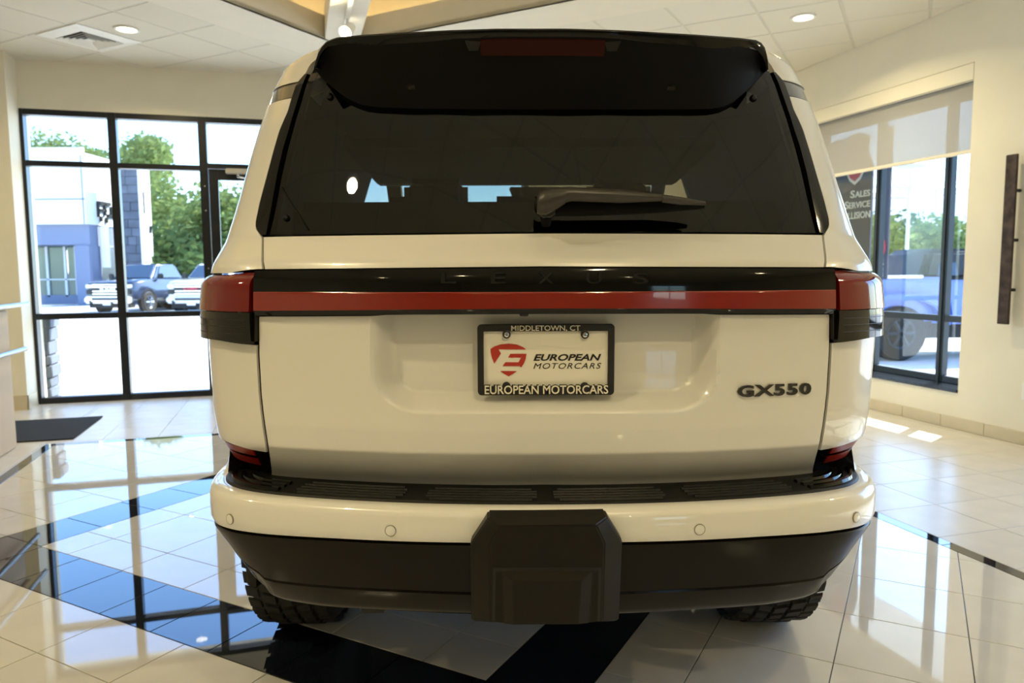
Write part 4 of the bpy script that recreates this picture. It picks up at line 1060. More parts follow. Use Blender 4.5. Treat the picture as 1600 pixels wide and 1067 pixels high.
# --- wheels and tyres
def tyre(x, y, out):
    r, w_ = .425, .27
    t = MB().lathe([(-w_ / 2, .26), (-w_ / 2 - .004, .33), (-w_ / 2 + .008, .385), (-w_ / 2 + .035, r - .012), (w_ / 2 - .035, r - .012), (w_ / 2 - .008, .385), (w_ / 2 + .004, .33), (w_ / 2, .26)], (x, y, r), (1, 0, 0), 56).build('tyre', MT['rubber'], car, smooth=50)
    blk = MB(); nb = 44
    for k in range(nb):
        a = 2 * pi * k / nb
        for (x0, x1, sh_, ex) in ((-.128, -.085, 0, .0), (-.078, -.030, .5, 0), (-.022, .022, 0, 0), (.030, .078, .5, 0), (.085, .128, 0, 0)):
            a0 = a + sh_ * 2 * pi / nb - .052; a1 = a0 + .104; skew = .03 * (1 if x0 > -.05 else -1)
            def q(xx, an, rad): return (x + xx, y + sin(an) * rad, r + cos(an) * rad)
            ro_ = r - (.006 if abs(x0) > .08 or abs(x1) > .08 else 0)
            b0 = [q(x0, a0, r - .016), q(x1, a0 + skew, r - .016), q(x1, a1 + skew, r - .016), q(x0, a1, r - .016)]; b1 = [q(x0 + .003, a0 + .008, ro_), q(x1 - .003, a0 + skew + .008, ro_), q(x1 - .003, a1 + skew - .008, ro_), q(x0 + .003, a1 - .008, ro_)]
            blk.hexa(b0 + b1)
    o = blk.build('tread_blocks', MT['rubber'], t, fix=False); o['kind'] = 'stuff'
    xo = x + out * w_ / 2
    ri = MB().lathe([(0, .265), (.004, .262), (-.01, .24), (-.06, .225), (-.07, .02)], (xo, y, r), (out, 0, 0), 40)
    for k in range(6):
        an = 2 * pi * k / 6
        ri.tube((xo - out * .012, y + cos(an) * .05, r + sin(an) * .05), (xo - out * .02, y + cos(an) * .245, r + sin(an) * .245), .03, 8)
    ri.lathe([(0, .05), (.012, .04)], (xo - out * .01, y, r), (out, 0, 0), 20)
    ri.build('wheel_rim', MT['clad'], t, smooth=40)
for y in WHY:
    for sg in (-1, 1): tyre(sg * .835, y, sg)
MB().tube((-.75, WHY[0], .42), (.75, WHY[0], .42), .06, 16).build('rear_axle', MT['dark'], car, smooth=40)
MB().box((-.55, 2.0, .50), (.55, 5.9, .62)).build('underbody', MT['dark'], car)
# --- sides, roof, bonnet, front: simple but complete
for sg in (-1, 1):
    rows = []; ys = np.arange(.0, 1.0001, .02)
    s_a, s_b = S_END + .004, SMAX
    nn = 130; zz = np.concatenate([np.linspace(.56, 1.30, 22)])
    grid = [[S3(sg * s, z, .002 if z > .6 else -.02) for z in zz] for s in np.linspace(s_a, s_b, nn)]
    mb = MB(); fs = []; nz = len(zz)
    for i in range(nn - 1):
        for j in range(nz - 1):
            c = np.mean([grid[i][j], grid[i + 1][j + 1]], axis=0)
            if any(hypot(c[1] - yy, c[2] - WHZ) < .50 for yy in WHY): continue
            if c[1] < 2.45 and c[2] < .80 : continue
            fs.append((i * nz + j, (i + 1) * nz + j, (i + 1) * nz + j + 1, i * nz + j + 1))
    mb.add([p for r_ in grid for p in r_], fs).build('side_panel', MT['paint'], car, smooth=40, fix=False)
    for yy in WHY:
        rr = []
        for an in np.linspace(-.15, pi + .15, 28):
            py_, pz_ = yy + cos(an) * .5, WHZ + sin(an) * .5
            sX = s_at_y(max(py_ - 1.63, .3)); X_ = abs(S3(sX, max(pz_, .56), 0)[0])
            rr.append([(sg * (X_ - .05), yy + cos(an) * .47, WHZ + sin(an) * .47), (sg * (X_ + .022), yy + cos(an) * .475, WHZ + sin(an) * .475), (sg * (X_ + .022), yy + cos(an) * .545, WHZ + sin(an) * .545), (sg * (X_ - .01), yy + cos(an) * .56, WHZ + sin(an) * .56)])
        MB().loft(rr).build('arch_flare', MT['clad'], car, smooth=40)
        MB().loft([[(sg * .62, yy + cos(a_) * .485, WHZ + sin(a_) * .485), (sg * .90, yy + cos(a_) * .485, WHZ + sin(a_) * .485), (sg * .90, yy + cos(a_) * .50, WHZ + sin(a_) * .50), (sg * .60, yy + cos(a_) * .50, WHZ + sin(a_) * .50)] for a_ in np.linspace(.1, pi - .1, 24)]).build('wheel_well', MT['dark'], car, smooth=40)
    # glasshouse side
    s_c = s_at_y(.604); s_d = s_at_y(2.55)
    mb = MB(); ss = np.linspace(s_c, s_d, 30)
    mb.loft([[S3(sg * s, z, -.002) for z in np.linspace(np.interp(s, [s_c, s_c + .5], [SIDE_B, 1.36]), np.interp(s, [s_d - .75, s_d], [SIDE_T - .02, 1.38]), 8)] for s in ss], close=False, cap=False).build('side_window', MT['carglass'], car, smooth=40, fix=False)
    mb = MB(); mb.loft([[S3(sg * s, z, .001) for z in np.linspace(1.30, np.interp(s, [s_c, s_c + .5], [SIDE_B, 1.36]) - .003, 6)] for s in ss], close=False, cap=False).build('belt_panel', MT['paint'], car, smooth=40, fix=False)
    mb = MB(); mb.loft([[S3(sg * s, z, .001) for z in np.linspace(SIDE_T - .018, 1.925, 8)] for s in np.linspace(s_c, s_d - .6, 24)], close=False, cap=False).build('roof_rail_panel', MT['paint'], car, smooth=40, fix=False)
    MB().box((sg * 1.02 - .10, 3.85, 1.33), (sg * 1.02 + .10, 3.97, 1.50)).build('door_mirror', MT['paint'], car, bevel=.03, segs=3)
    MB().tube((sg * .60, 2.3, 1.915), (sg * .60, 3.9, 1.915), .022, 10).build('roof_rail', MT['gloss'], car, smooth=40)
rt = []
for y in (1.94, 2.05, 2.3, 2.8, 3.4, 3.75):
    hwr = .60 if y > 2 else .56
    rt.append([(x, y, 1.868 + .022 * (1 - (x / .62) ** 2) + (.0 if y < 3.5 else -.02)) for x in np.linspace(-hwr, hwr, 13)])
MB().loft(rt, close=False, cap=False).build('roof_panel', MT['paint'], car, smooth=60)
ws = [[(x, y + .10 * (x / .7) ** 2, z) for x in np.linspace(-hw_, hw_, 11)] for (y, z, hw_) in ((3.75, 1.85, .60), (4.15, 1.58, .68), (4.5, 1.33, .75))]
MB().loft(ws, close=False, cap=False).build('windscreen', MT['screen'], car, smooth=60)
for sg in (-1, 1):
    MB().loft([[(sg * (x - .04), y, z), (sg * (x + .03), y, z - .01), (sg * (x + .03), y + .07, z - .01), (sg * (x - .04), y + .06, z)] for x, y, z in ((.66, 3.62, 1.86), (.70, 4.05, 1.62), (.77, 4.48, 1.34))]).build('windscreen_pillar', MT['paint'], car, smooth=40)
bn = [[(x, y, z + .03 * (1 - (x / .9) ** 2)) for x in np.linspace(-hw_, hw_, 11)] for (y, z, hw_) in ((4.45, 1.352, .84), (5.2, 1.35, .84), (5.85, 1.345, .82), (6.02, 1.24, .80))]
MB().loft(bn, close=False, cap=False).build('bonnet', MT['paint'], car, smooth=60)
MB().box((-.80, 5.90, .50), (.80, 6.08, .80)).build('front_bumper', MT['clad'], car, bevel=.05)
MB().box((-.45, 5.95, .80), (.45, 6.05, 1.12)).build('grille', MT['gloss'], car, bevel=.03)
for sg in (-1, 1): MB().box((sg * .65 - .17, 5.93, .95), (sg * .65 + .17, 6.04, 1.10)).build('headlamp', MT['lamp'], car, bevel=.02)

# ================================================================== OUTSIDE
GZ = -.25
lot = struct(MB().box((-70, -40, GZ - .2), (70, 120, GZ)).build('parking_lot_ground', MT['concrete']))
def P3(u, v, y): return at_y(u, v, y)
# stone clad pier outside the shopfront's left edge
pr = empty('stone_knee_wall', 'low rough stone knee wall outside the left edge of the shopfront', 'wall', loc=RW(-2.9, T_F + .45, 0))
MB().rbox(-3.3, -2.56, T_F + .36, T_F + .6, GZ, .80).build('core', MT['stone'], pr)
z = GZ
while z < .78:
    hgt = random.uniform(.09, .15); off = random.uniform(0, .04)
    MB().rbox(-2.95, -2.545 + off, T_F + .305, T_F + .62, z + .004, z + hgt - .004).build('stone', MT['stone'], pr, bevel=.01, segs=1)
    MB().rbox(-3.32, -2.96, T_F + .305, T_F + .62, z + .004, z + hgt - .004).build('stone', MT['stone'], pr, bevel=.01, segs=1)
    z += hgt
child_fix(pr)

# ---- dealership building across the lot
bd = empty('showroom_building', 'white and blue-grey showroom building across the car park behind the dark pickup', 'building', loc=(-22, 40, GZ))
Y0 = 36.0
def X(u, y=Y0): return P3(u, 430, y)[0]
def Zv(v, u=120, y=Y0): return P3(u, v, y)[2]
xl, xc, xr = X(-120), X(140), X(183)
zt, zm, zb_, zg = Zv(238), Zv(350), Zv(382), Zv(466)
MB().box((xl, Y0, zm), (xc, Y0 + 2.6, zt)).build('upper_wall', MT['outwhite'], bd)
for v in (311,):
    zz = Zv(v); MB().box((xl, Y0 - .02, zz - .03), (xc, Y0, zz + .03)).build('panel_joint', MT['outblue'], bd)
MB().box((X(136), Y0 - .02, zm), (X(136) + .05, Y0, zt)).build('panel_joint', MT['outblue'], bd)
MB().box((xl, Y0 - .25, zt - .15), (xc + .1, Y0, zt + .2)).build('parapet', MT['outwhite'], bd)
MB().box((xl, Y0 + .3, zb_), (xc - .05, Y0 + 2.5, zm)).build('fascia', MT['outblue'], bd)
MB().box((X(114), Y0 + .2, GZ), (X(140), Y0 + 1.2, zb_)).build('column', MT['outblue'], bd, bevel=.05)
MB().box((xl, Y0 + 2.2, GZ), (X(118), Y0 + 2.6, zg + .1)).build('plinth', MT['outblue'], bd)
for a, b in ((-120, -60), (-60, -10), (-10, 30), (30, 60), (62, 78), (80, 112)):
    MB().box((X(a) + .05, Y0 + 2.3, zg + .1), (X(b) - .05, Y0 + 2.35, zb_)).build('pane', MT['outglass'], bd)
    MB().box((X(b) - .06, Y0 + 2.2, zg), (X(b) + .06, Y0 + 2.4, zb_)).build('mullion', MT['outwhite'], bd)
MB().box((xl, Y0 + 2.2, Zv(438)), (X(112), Y0 + 2.38, Zv(436))).build('mullion', MT['outwhite'], bd)
MB().box((X(140), Y0 + 2.5, GZ), (X(178), Y0 + 2.6, zb_)).build('pane', MT['outglass'], bd)
for u in (150, 166): MB().box((X(u) - .08, Y0 + 2.4, GZ), (X(u) + .08, Y0 + 2.5, zb_)).build('mullion', MT['outwhite'], bd)
MB().box((xl, Y0 + 3.4, GZ), (X(140), Y0 + 3.6, zb_)).build('inner_wall', MT['outwhite'], bd)
MB().box((X(145), Y0 + .9, Zv(418)), (X(158), Y0 + 1.0, Zv(352))).build('sign_panel', MT['outwhite'], bd)
# dark sign strokes on the chamfer
dxy = Vector((0, 1, 0)); sgn = MB()
o3 = Vector((xc, Y0 + .95, Zv(337)))
for (x0, z0, x1, z1) in ((0, .0, .12, .75), (.1, .62, 1.2, .8), (.15, .3, .8, .42), (.6, .12, .75, .7), (.9, .05, 1.5, .2), (1.2, .2, 1.35, .6), (.2, -.2, .35, .05), (.7, -.25, .85, .02)):
    a = o3 + dxy * x0; b = o3 + dxy * x1; n_ = Vector((.1, 0, 0))
    sgn.hexa([a + n_ + Vector((0, 0, z0)), b + n_ + Vector((0, 0, z0)), b + Vector((0, 0, z0)), a + Vector((0, 0, z0)), a + n_ + Vector((0, 0, z1)), b + n_ + Vector((0, 0, z1)), b + Vector((0, 0, z1)), a + Vector((0, 0, z1))])
o = sgn.build('sign_lettering', MT['inkblack'], bd); o['kind'] = 'stuff'
child_fix(bd)
tw = empty('stone_tower', 'grey stone clad tower with a white side wall, right of the showroom building', 'tower', loc=(-18, 38, GZ))
Yt = 37.0
xa, xb, xe = P3(186, 430, Yt)[0], P3(223, 430, Yt)[0], P3(239, 430, Yt)[0]
ztt = P3(200, 262, Yt)[2]
MB().box((xa + .05, Yt + .1, GZ), (xb, Yt + 1.0, ztt)).build('core', MT['stone'], tw)
rows = 16
for r_ in range(rows):
    z0 = GZ + (ztt - GZ) * r_ / rows; z1 = GZ + (ztt - GZ) * (r_ + 1) / rows; x = xa; 
    while x < xb - .05:
        wd = min(random.uniform(.35, .75), xb - x); y_ = random.uniform(-.03, .03)
        if xb - x - wd < .2: wd = xb - x
        MB().box((x + .012, Yt + y_, z0 + .012), (x + wd - .012, Yt + .12, z1 - .012)).build('stone', MT['stone'], tw); x += wd
MB().box((xb, Yt - .02, GZ), (xb + .08, Yt + 1.05, P3(230, 262, Yt)[2])).build('side_wall', MT['outwhite'], tw)
MB().box((xb + .08, Yt + .25, P3(228, 333, Yt)[2]), (xb + .11, Yt + .40, P3(228, 298, Yt)[2])).build('dark_slot', MT['inkblack'], tw, bevel=.03)
text_obj('sign_letters', 'AV', .30, .40, MT['inkblack'], tw, (xb + .10, Yt + .85, P3(238, 357, Yt)[2]), xdir=(0, 1, 0), depth=.03)
child_fix(tw)

# ---- trees
def tree(x, y, h, cr, m, label, n=2600, trunk=True, seed=0, group='trees beyond the car park', squash=.8, ls=.21):
    rnd = random.Random(seed); t = empty('tree', label, 'tree', group, (x, y, GZ))
    zc = h - cr * squash
    if trunk:
        mb = MB().tube((0, 0, 0), (rnd.uniform(-.3, .3), 0, zc), .28, 8, .14)
        for k in range(4):
            a = rnd.uniform(0, 6.28); mb.tube((0, 0, zc * .6), (cos(a) * cr * .6, sin(a) * cr * .6, zc + cr * .2), .10, 6, .04)
        mb.build('trunk', MT['bark'], t, smooth=50)
    vs, fs = [], []
    cl = []
    for k in range(16):
        a = rnd.uniform(0, 6.28); e = rnd.uniform(-.9, 1.2); q = rnd.uniform(.35, .75) * cr
        cl.append((q * cos(a) * cos(e), q * sin(a) * cos(e), zc + q * sin(e) * squash, rnd.uniform(.28, .48) * cr))
    for i in range(n):
        c = cl[rnd.randrange(len(cl))]; d = Vector((rnd.gauss(0, 1), rnd.gauss(0, 1), rnd.gauss(0, 1))).normalized() * c[3] * rnd.uniform(.55, 1.05)
        p = Vector(c[:3]) + d; s = ls * rnd.uniform(.6, 1.3)
        u = Vector((rnd.gauss(0, 1), rnd.gauss(0, 1), rnd.gauss(0, .6))).normalized(); w_ = u.orthogonal().normalized() * s * .55; u *= s
        b = len(vs); vs += [p - u, p + w_, p + u, p - w_]; fs.append((b, b + 1, b + 2, b + 3))
    me = bpy.data.meshes.new('crown'); me.from_pydata(vs, [], fs); o = link('crown', me, m, t); o['kind'] = 'stuff'
    return t
def tr_at(u, vtop, y, cr, m, lab, **k):
    p = P3(u, vtop, y); return tree(p[0], y, p[2] - GZ, cr, m, lab, **k)
tr_at(78, 206, 60, 3.6, MT['leaf1'], 'rounded green tree showing above the white building roof, far left', seed=1, squash=.7)
tr_at(128, 230, 62, 2.6, MT['leaf1'], 'small low tree top above the white building roof', seed=2, squash=.6)
tr_at(206, 208, 50, 3.2, MT['leaf1'], 'tall pale green tree rising behind the grey stone tower', seed=3, n=3600)
tr_at(262, 262, 46, 4.0, MT['leaf1'], 'broad sunlit tree right of the stone tower', seed=4, n=4200, squash=1.0)
tr_at(318, 285, 43, 3.8, MT['leaf1'], 'sunlit tree seen beside the shopfront door frame', seed=5, n=4200, squash=1.0)
tr_at(365, 262, 44, 4.2, MT['leaf1'], 'bright leafy tree seen through the shopfront door glass', seed=6, n=4200, squash=1.1)
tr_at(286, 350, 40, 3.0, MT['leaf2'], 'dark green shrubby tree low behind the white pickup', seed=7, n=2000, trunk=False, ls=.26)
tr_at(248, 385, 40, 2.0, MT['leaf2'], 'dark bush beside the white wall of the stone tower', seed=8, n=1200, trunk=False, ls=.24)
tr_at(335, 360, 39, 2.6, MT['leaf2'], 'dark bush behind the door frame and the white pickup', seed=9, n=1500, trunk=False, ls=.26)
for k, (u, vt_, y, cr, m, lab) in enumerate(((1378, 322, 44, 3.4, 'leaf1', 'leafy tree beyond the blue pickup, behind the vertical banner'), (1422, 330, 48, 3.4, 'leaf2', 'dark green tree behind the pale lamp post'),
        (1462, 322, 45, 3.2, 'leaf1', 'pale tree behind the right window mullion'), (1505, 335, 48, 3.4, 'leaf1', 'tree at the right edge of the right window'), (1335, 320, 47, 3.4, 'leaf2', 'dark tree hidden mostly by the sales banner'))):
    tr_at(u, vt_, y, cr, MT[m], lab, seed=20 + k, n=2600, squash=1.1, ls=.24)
grass_o = MB().box((-14, 33, GZ), (-6, 36, GZ + .05)).build('grass', MT['grass']); tag(grass_o, 'strip of green grass behind the parked pickups', 'grass', kind='stuff')

# ---- parked vehicles.  local frame: front faces -y, length along +y, wheels on z=0
def wheel(parent, x, y, r, wd, rim=.62, mrim='chrome', out=1, name='wheel', ax=(1, 0, 0)):
    prof = [(-wd / 2, r * rim), (-wd / 2, r * .93), (-wd / 2 + .03, r), (wd / 2 - .03, r), (wd / 2, r * .93), (wd / 2, r * rim)]
    c = Vector((x, y, r)); A = Vector(ax); B = Vector((0, 0, 1)).cross(A)
    o = MB().lathe(prof, c, A, 28).build(name, MT['rubber'], parent, smooth=40)
    co = c + A * out * wd / 2
    ri = MB().lathe([(0, r * rim), (.012, r * rim), (.0, r * rim * .88), (-.03, r * rim * .8), (-.03, .02)], co, A * out, 28)
    for k in range(6):
        a = 2 * pi * k / 6; d = B * cos(a) + Vector((0, 0, sin(a)))
        ri.tube(co - A * out * .005 + d * r * .08, co - A * out * .012 + d * r * rim * .95, .035, 6)
    ri.build('rim', MT[mrim], o, smooth=40)
    return o
def pickup(name, label, loc, rz, paint, word, chrome_bumper=True, grp='pickups parked across the lot'):
    t = empty(name, label, 'pickup truck', grp, loc, rz)
    # hood and fenders: lofted sections front to back
    def ring_(y, hw_, zb, zt_, r=.08): return [(-hw_, y, zb), (hw_, y, zb), (hw_, y, zt_ - r), (hw_ - r, y, zt_), (-hw_ + r, y, zt_), (-hw_, y, zt_ - r)]
    MB().loft([ring_(.0, .92, .62, 1.12), ring_(.12, .99, .55, 1.22), ring_(.8, 1.0, .5, 1.30), ring_(1.35, 1.0, .5, 1.33), ring_(3.3, 1.0, .5, 1.30), ring_(5.7, 1.0, .5, 1.28)]).build('body', MT[paint], t, bevel=.02, smooth=50)
    def cab(y, hw_, z_): return [(-hw_, y, z_), (hw_, y, z_)]
    MB().hexa([(-.88, 1.35, 1.30), (.88, 1.35, 1.30), (.90, 3.55, 1.28), (-.90, 3.55, 1.28), (-.70, 2.05, 1.90), (.70, 2.05, 1.90), (.72, 3.25, 1.90), (-.72, 3.25, 1.90)]).build('cab', MT[paint], t, bevel=.06, segs=3)
    MB().hexa([(-.78, 1.37, 1.36), (.78, 1.37, 1.36), (.78, 1.45, 1.36), (-.78, 1.45, 1.36), (-.64, 1.93, 1.84), (.64, 1.93, 1.84), (.64, 2.03, 1.84), (-.64, 2.03, 1.84)]).build('windscreen', MT['truckglass'], t)
    for s in (-1, 1):
        MB().hexa([(s * .86, 1.75, 1.36), (s * .895, 1.75, 1.36), (s * .895, 3.3, 1.36), (s * .86, 3.3, 1.36), (s * .72, 2.15, 1.82), (s * .745, 2.15, 1.82), (s * .745, 3.1, 1.82), (s * .72, 3.1, 1.82)]).build('side_window', MT['truckglass'], t)
        m_ = MB().box((s * 1.02 - .07, 1.62, 1.32), (s * 1.12 + .07 * s + .0, 1.72, 1.52)) if s > 0 else MB().box((-1.20, 1.62, 1.32), (-.98, 1.72, 1.52))
        m_.build('mirror', MT['black'], t, bevel=.03)
        MB().box((s * .80 - .15, -.06, .98), (s * .80 + .15, .06, 1.12)).build('headlamp', MT['lamp'], t, bevel=.02)
        MB().box((s * .82 - .13, -.05, .74), (s * .82 + .13, .05, .93)).build('corner_vent', MT['black'], t, bevel=.03)
        MB().lathe([(0, .075), (.03, .06)], (s * .70, -.13, .47), (0, -1, 0), 14).build('fog_lamp', MT['black'], t)
        for y in (.95, 4.55):
            wheel(t, s * .90, y, .41, .28, out=s)
            MB().lathe([(-.01, .50), (.02, .50), (.02, .43), (-.01, .43)], (s * .995, y, .44), (s, 0, 0), 28, ring=True).build('wheel_arch', MT['black'], t)
    g = MB().hexa([(-.66, -.05, .72), (.66, -.05, .72), (.66, .05, .72), (-.66, .05, .72), (-.74, -.05, 1.14), (.74, -.05, 1.14), (.74, .05, 1.14), (-.74, .05, 1.14)]).build('grille', MT['black'], t, bevel=.02)
    for z_ in (.76, .86, 1.02, 1.11): MB().box((-.66, -.075, z_ - .022), (.66, -.045, z_ + .022)).build('grille_bar', MT['chrome'], g, bevel=.008)
    text_obj('badge', word, .62 if len(word) < 4 else .8, .13, MT['signwhite'] if word == 'RAM' else MT['signpink'], g, (0, -.085, .94), depth=.03, bold=.02)
    bp_ = MB().box((-.98, -.16, .40), (.98, .10, .66)).build('bumper', MT['chrome' if chrome_bumper else paint], t, bevel=.06, segs=3)
    MB().box((-.62, -.175, .52), (.62, -.15, .60)).build('bumper_slot', MT['black'], bp_)
    MB().box((-.16, -.19, .33), (.16, -.165, .50)).build('licence_plate', MT['signwhite'], t)
    MB().box((-.85, .0, .22), (.85, .3, .42)).build('underbody', MT['dark'], t)
    MB().box((-.9, 3.6, 1.28), (.9, 5.6, 1.285)).build('bed_cover', MT['black'], t)
    return t
pp = at_z(171, 502, GZ)
def on_ground(u, y): q = P3(u, 430, y); return (q[0], y, GZ)
pickup('pickup_truck', 'dark blue pickup with chrome grille facing the shopfront, before the showroom building', on_ground(169, 28.5), radians(-8), 'truckdark', 'RAM')
pickup('pickup_truck', 'white pickup with chrome grille parked right of the dark one', on_ground(300, 28.0), radians(-2), 'truckwhite', 'GMC', False)
def sedan(label, loc, rz, paint, grp='cars parked beyond'):
    t = empty('parked_car', label, 'car', grp, loc, rz)
    def ring_(y, hw_, zb, zt_, r=.08): return [(-hw_, y, zb), (hw_, y, zb), (hw_, y, zt_ - r), (hw_ - r, y, zt_), (-hw_ + r, y, zt_), (-hw_, y, zt_ - r)]
    MB().loft([ring_(0, .75, .4, .68), ring_(.15, .86, .3, .78), ring_(1.1, .9, .26, .93), ring_(3.6, .9, .26, .98), ring_(4.5, .82, .35, .95)]).build('body', MT[paint], t, bevel=.02, smooth=50)
    MB().hexa([(-.8, 1.1, .92), (.8, 1.1, .92), (.8, 4.0, .96), (-.8, 4.0, .96), (-.58, 1.9, 1.46), (.58, 1.9, 1.46), (.58, 3.2, 1.46), (-.58, 3.2, 1.46)]).build('cabin_glass', MT['truckglass'], t, bevel=.05)
    MB().hexa([(-.6, 1.88, 1.44), (.6, 1.88, 1.44), (.6, 3.22, 1.44), (-.6, 3.22, 1.44), (-.52, 2.0, 1.5), (.52, 2.0, 1.5), (.52, 3.1, 1.5), (-.52, 3.1, 1.5)]).build('roof', MT[paint], t, bevel=.02)
    for s in (-1, 1):
        MB().box((s * .66 - .14, -.02, .62), (s * .66 + .14, .12, .74)).build('headlamp', MT['lamp'], t, bevel=.02)
        for y in (.85, 3.6): wheel(t, s * .80, y, .33, .22, out=s)
    MB().box((-.5, -.03, .45), (.5, .05, .6)).build('grille', MT['black'], t)
    return t
sedan('dark grey car between the two parked pickups', on_ground(252, 31), radians(-30), 'truckgrey')
sedan('white car parked far behind the blue pickup bed', on_ground(1392, 38), radians(75), 'truckwhite')
# blue pickup outside the right window
jd = 12.3
jl = on_ground(1412, jd)
jp = empty('blue_pickup', 'bright blue pickup with black top parked outside the right window', 'pickup truck', loc=jl, rz=radians(4))
# local: x forward (right), y away
zb1 = 1.31 - 15 / 1158 * jd - GZ; zroof = 1.31 + 30 / 1158 * jd - GZ
MB().hexa([(-1.25, .12, .62), (.95, .12, .62), (.95, 1.75, .62), (-1.25, 1.75, .62), (-1.25, .10, zb1), (.78, .10, zb1), (.78, 1.77, zb1), (-1.25, 1.77, zb1)]).build('bed', MT['truckblue'], jp, bevel=.04)
MB().box((-1.22, .08, zb1 - .02), (.40, .20, zb1 + .03)).build('bed_rail', MT['signwhite'], jp, bevel=.01)
MB().hexa([(.95, .12, .60), (4.4, .12, .60), (4.4, 1.75, .60), (.95, 1.75, .60), (.80, .10, zb1 - .05), (4.4, .10, zb1 - .12), (4.4, 1.77, zb1 - .12), (.80, 1.77, zb1 - .05)]).build('cab', MT['truckblue'], jp, bevel=.04)
MB().hexa([(.38, .16, zb1 - .06), (3.0, .16, zb1 - .08), (3.0, 1.71, zb1 - .08), (.38, 1.71, zb1 - .06), (.62, .28, zroof), (2.75, .28, zroof), (2.75, 1.6, zroof), (.62, 1.6, zroof)]).build('hard_top', MT['black'], jp, bevel=.10, segs=3)
MB().hexa([(.68, .155, zb1 + .02), (1.05, .155, zb1 + .02), (1.05, .22, zb1 + .02), (.68, .22, zb1 + .02), (.80, .26, zroof - .14), (1.05, .26, zroof - .14), (1.05, .33, zroof - .14), (.80, .33, zroof - .14)]).build('side_window', MT['truckglass'], jp)
MB().hexa([(1.18, .155, zb1 + .02), (2.4, .155, zb1 + .02), (2.4, .22, zb1 + .02), (1.18, .22, zb1 + .02), (1.18, .26, zroof - .14), (2.2, .26, zroof - .14), (2.2, .33, zroof - .14), (1.18, .33, zroof - .14)]).build('side_window', MT['truckglass'], jp)
for x in (0.0, 3.5):
    wheel(jp, x, .16, .46, .32, rim=.55, mrim='alumgrey', out=-1, ax=(0, 1, 0))
MB().loft([[(-.78, -.06, .72), (-.78, .20, .72), (-.70, .20, .66), (-.70, -.06, .66)], [(-.55, -.06, 1.06), (-.55, .2, 1.06), (-.50, .2, .96), (-.50, -.06, .96)], [(-.3, -.06, 1.13), (-.3, .2, 1.13), (-.27, .2, 1.02), (-.27, -.06, 1.02)], [(.35, -.06, 1.13), (.35, .2, 1.13), (.30, .2, 1.02), (.30, -.06, 1.02)], [(.62, -.06, .98), (.62, .2, .98), (.55, .2, .9), (.55, -.06, .9)], [(.85, -.06, .6), (.85, .2, .6), (.74, .2, .6), (.74, -.06, .6)]]).build('fender_flare', MT['truckblue'], jp, bevel=.02)
MB().box((-.6, .15, .55), (.62, .5, 1.0)).build('wheel_well', MT['dark'], jp)
MB().box((-1.30, .2, .5), (-1.22, 1.7, .75)).build('bumper', MT['black'], jp, bevel=.02)
MB().box((-1.2, .3, .35), (4.2, 1.6, .62)).build('underbody', MT['dark'], jp)

# banners outside the right window
def pl(u, v, d): return hit(u, v, NS, d)
def room_of(P): return to_room(P) + (P[2],)
sb = empty('sales_banner', 'dark slate arched banner lettered SALES SERVICE COLLISION beside the right window', 'banner', loc=RW(S_R + .9, 6.5, GZ))
dB = S_R + .62
tb1 = room_of(pl(1361, 330, dB))[1]; tb0 = tb1 + 1.02; ztop = pl(1330, 214, dB)[2]; zb0 = .1
# flat board facing the room (normal -s), outline with arched top
nrm = Vector((-NS[0], -NS[1], 0)); ax = Vector((-NT[0], -NT[1], 0))
cB = RW(dB, (tb0 + tb1) / 2, 0); hwB = (tb0 - tb1) / 2
arch = [(-hwB, zb0), (hwB, zb0), (hwB, ztop - .42)] + [(hwB * cos(a), ztop - .42 + .42 * sin(a)) for a in [pi * k / 14 for k in range(1, 14)]] + [(-hwB, ztop - .42)]
MB().prism(arch, cB, ax, (0, 0, 1), -nrm * .02).build('board', MT['signdark'], sb)
def wtxt(txt, u0, u1, v0, v1):
    A = pl(u0, (v0 + v1) / 2, dB - .004); Bp = pl(u1, (v0 + v1) / 2, dB - .004); zt_ = pl((u0 + u1) / 2, v0, dB)[2]; zb__ = pl((u0 + u1) / 2, v1, dB)[2]
    w_ = np.linalg.norm((Bp - A)[:2]); c = (A + Bp) / 2
    me = text_obj('lettering', txt[0], 1, 1, MT['signwhite'], sb, (0, 0, 0))
    bpy.data.objects.remove(me)
    # small capitals: big first letter, smaller rest
    n = len(txt); f = 1.35 / (n - 1 + 1.35); full = abs(zt_ - zb__)
    text_obj('lettering', txt[0], w_ * f * .9, full, MT['signwhite'], sb, tuple(Vector(c) - ax * (w_ * (.5 - f / 2)) + nrm * .004), xdir=ax, depth=.004, bold=.02)
    text_obj('lettering', txt[1:], w_ * (1 - f), full * .82, MT['signwhite'], sb, tuple(Vector(c) + ax * (w_ * f / 2) + nrm * .004 - Vector((0, 0, full * .09))), xdir=ax, depth=.004, bold=.02)
wtxt('SALES', 1329, 1360, 296, 308); wtxt('SERVICE', 1320, 1360, 313, 325); wtxt('COLLISION', 1311, 1360, 329, 342)
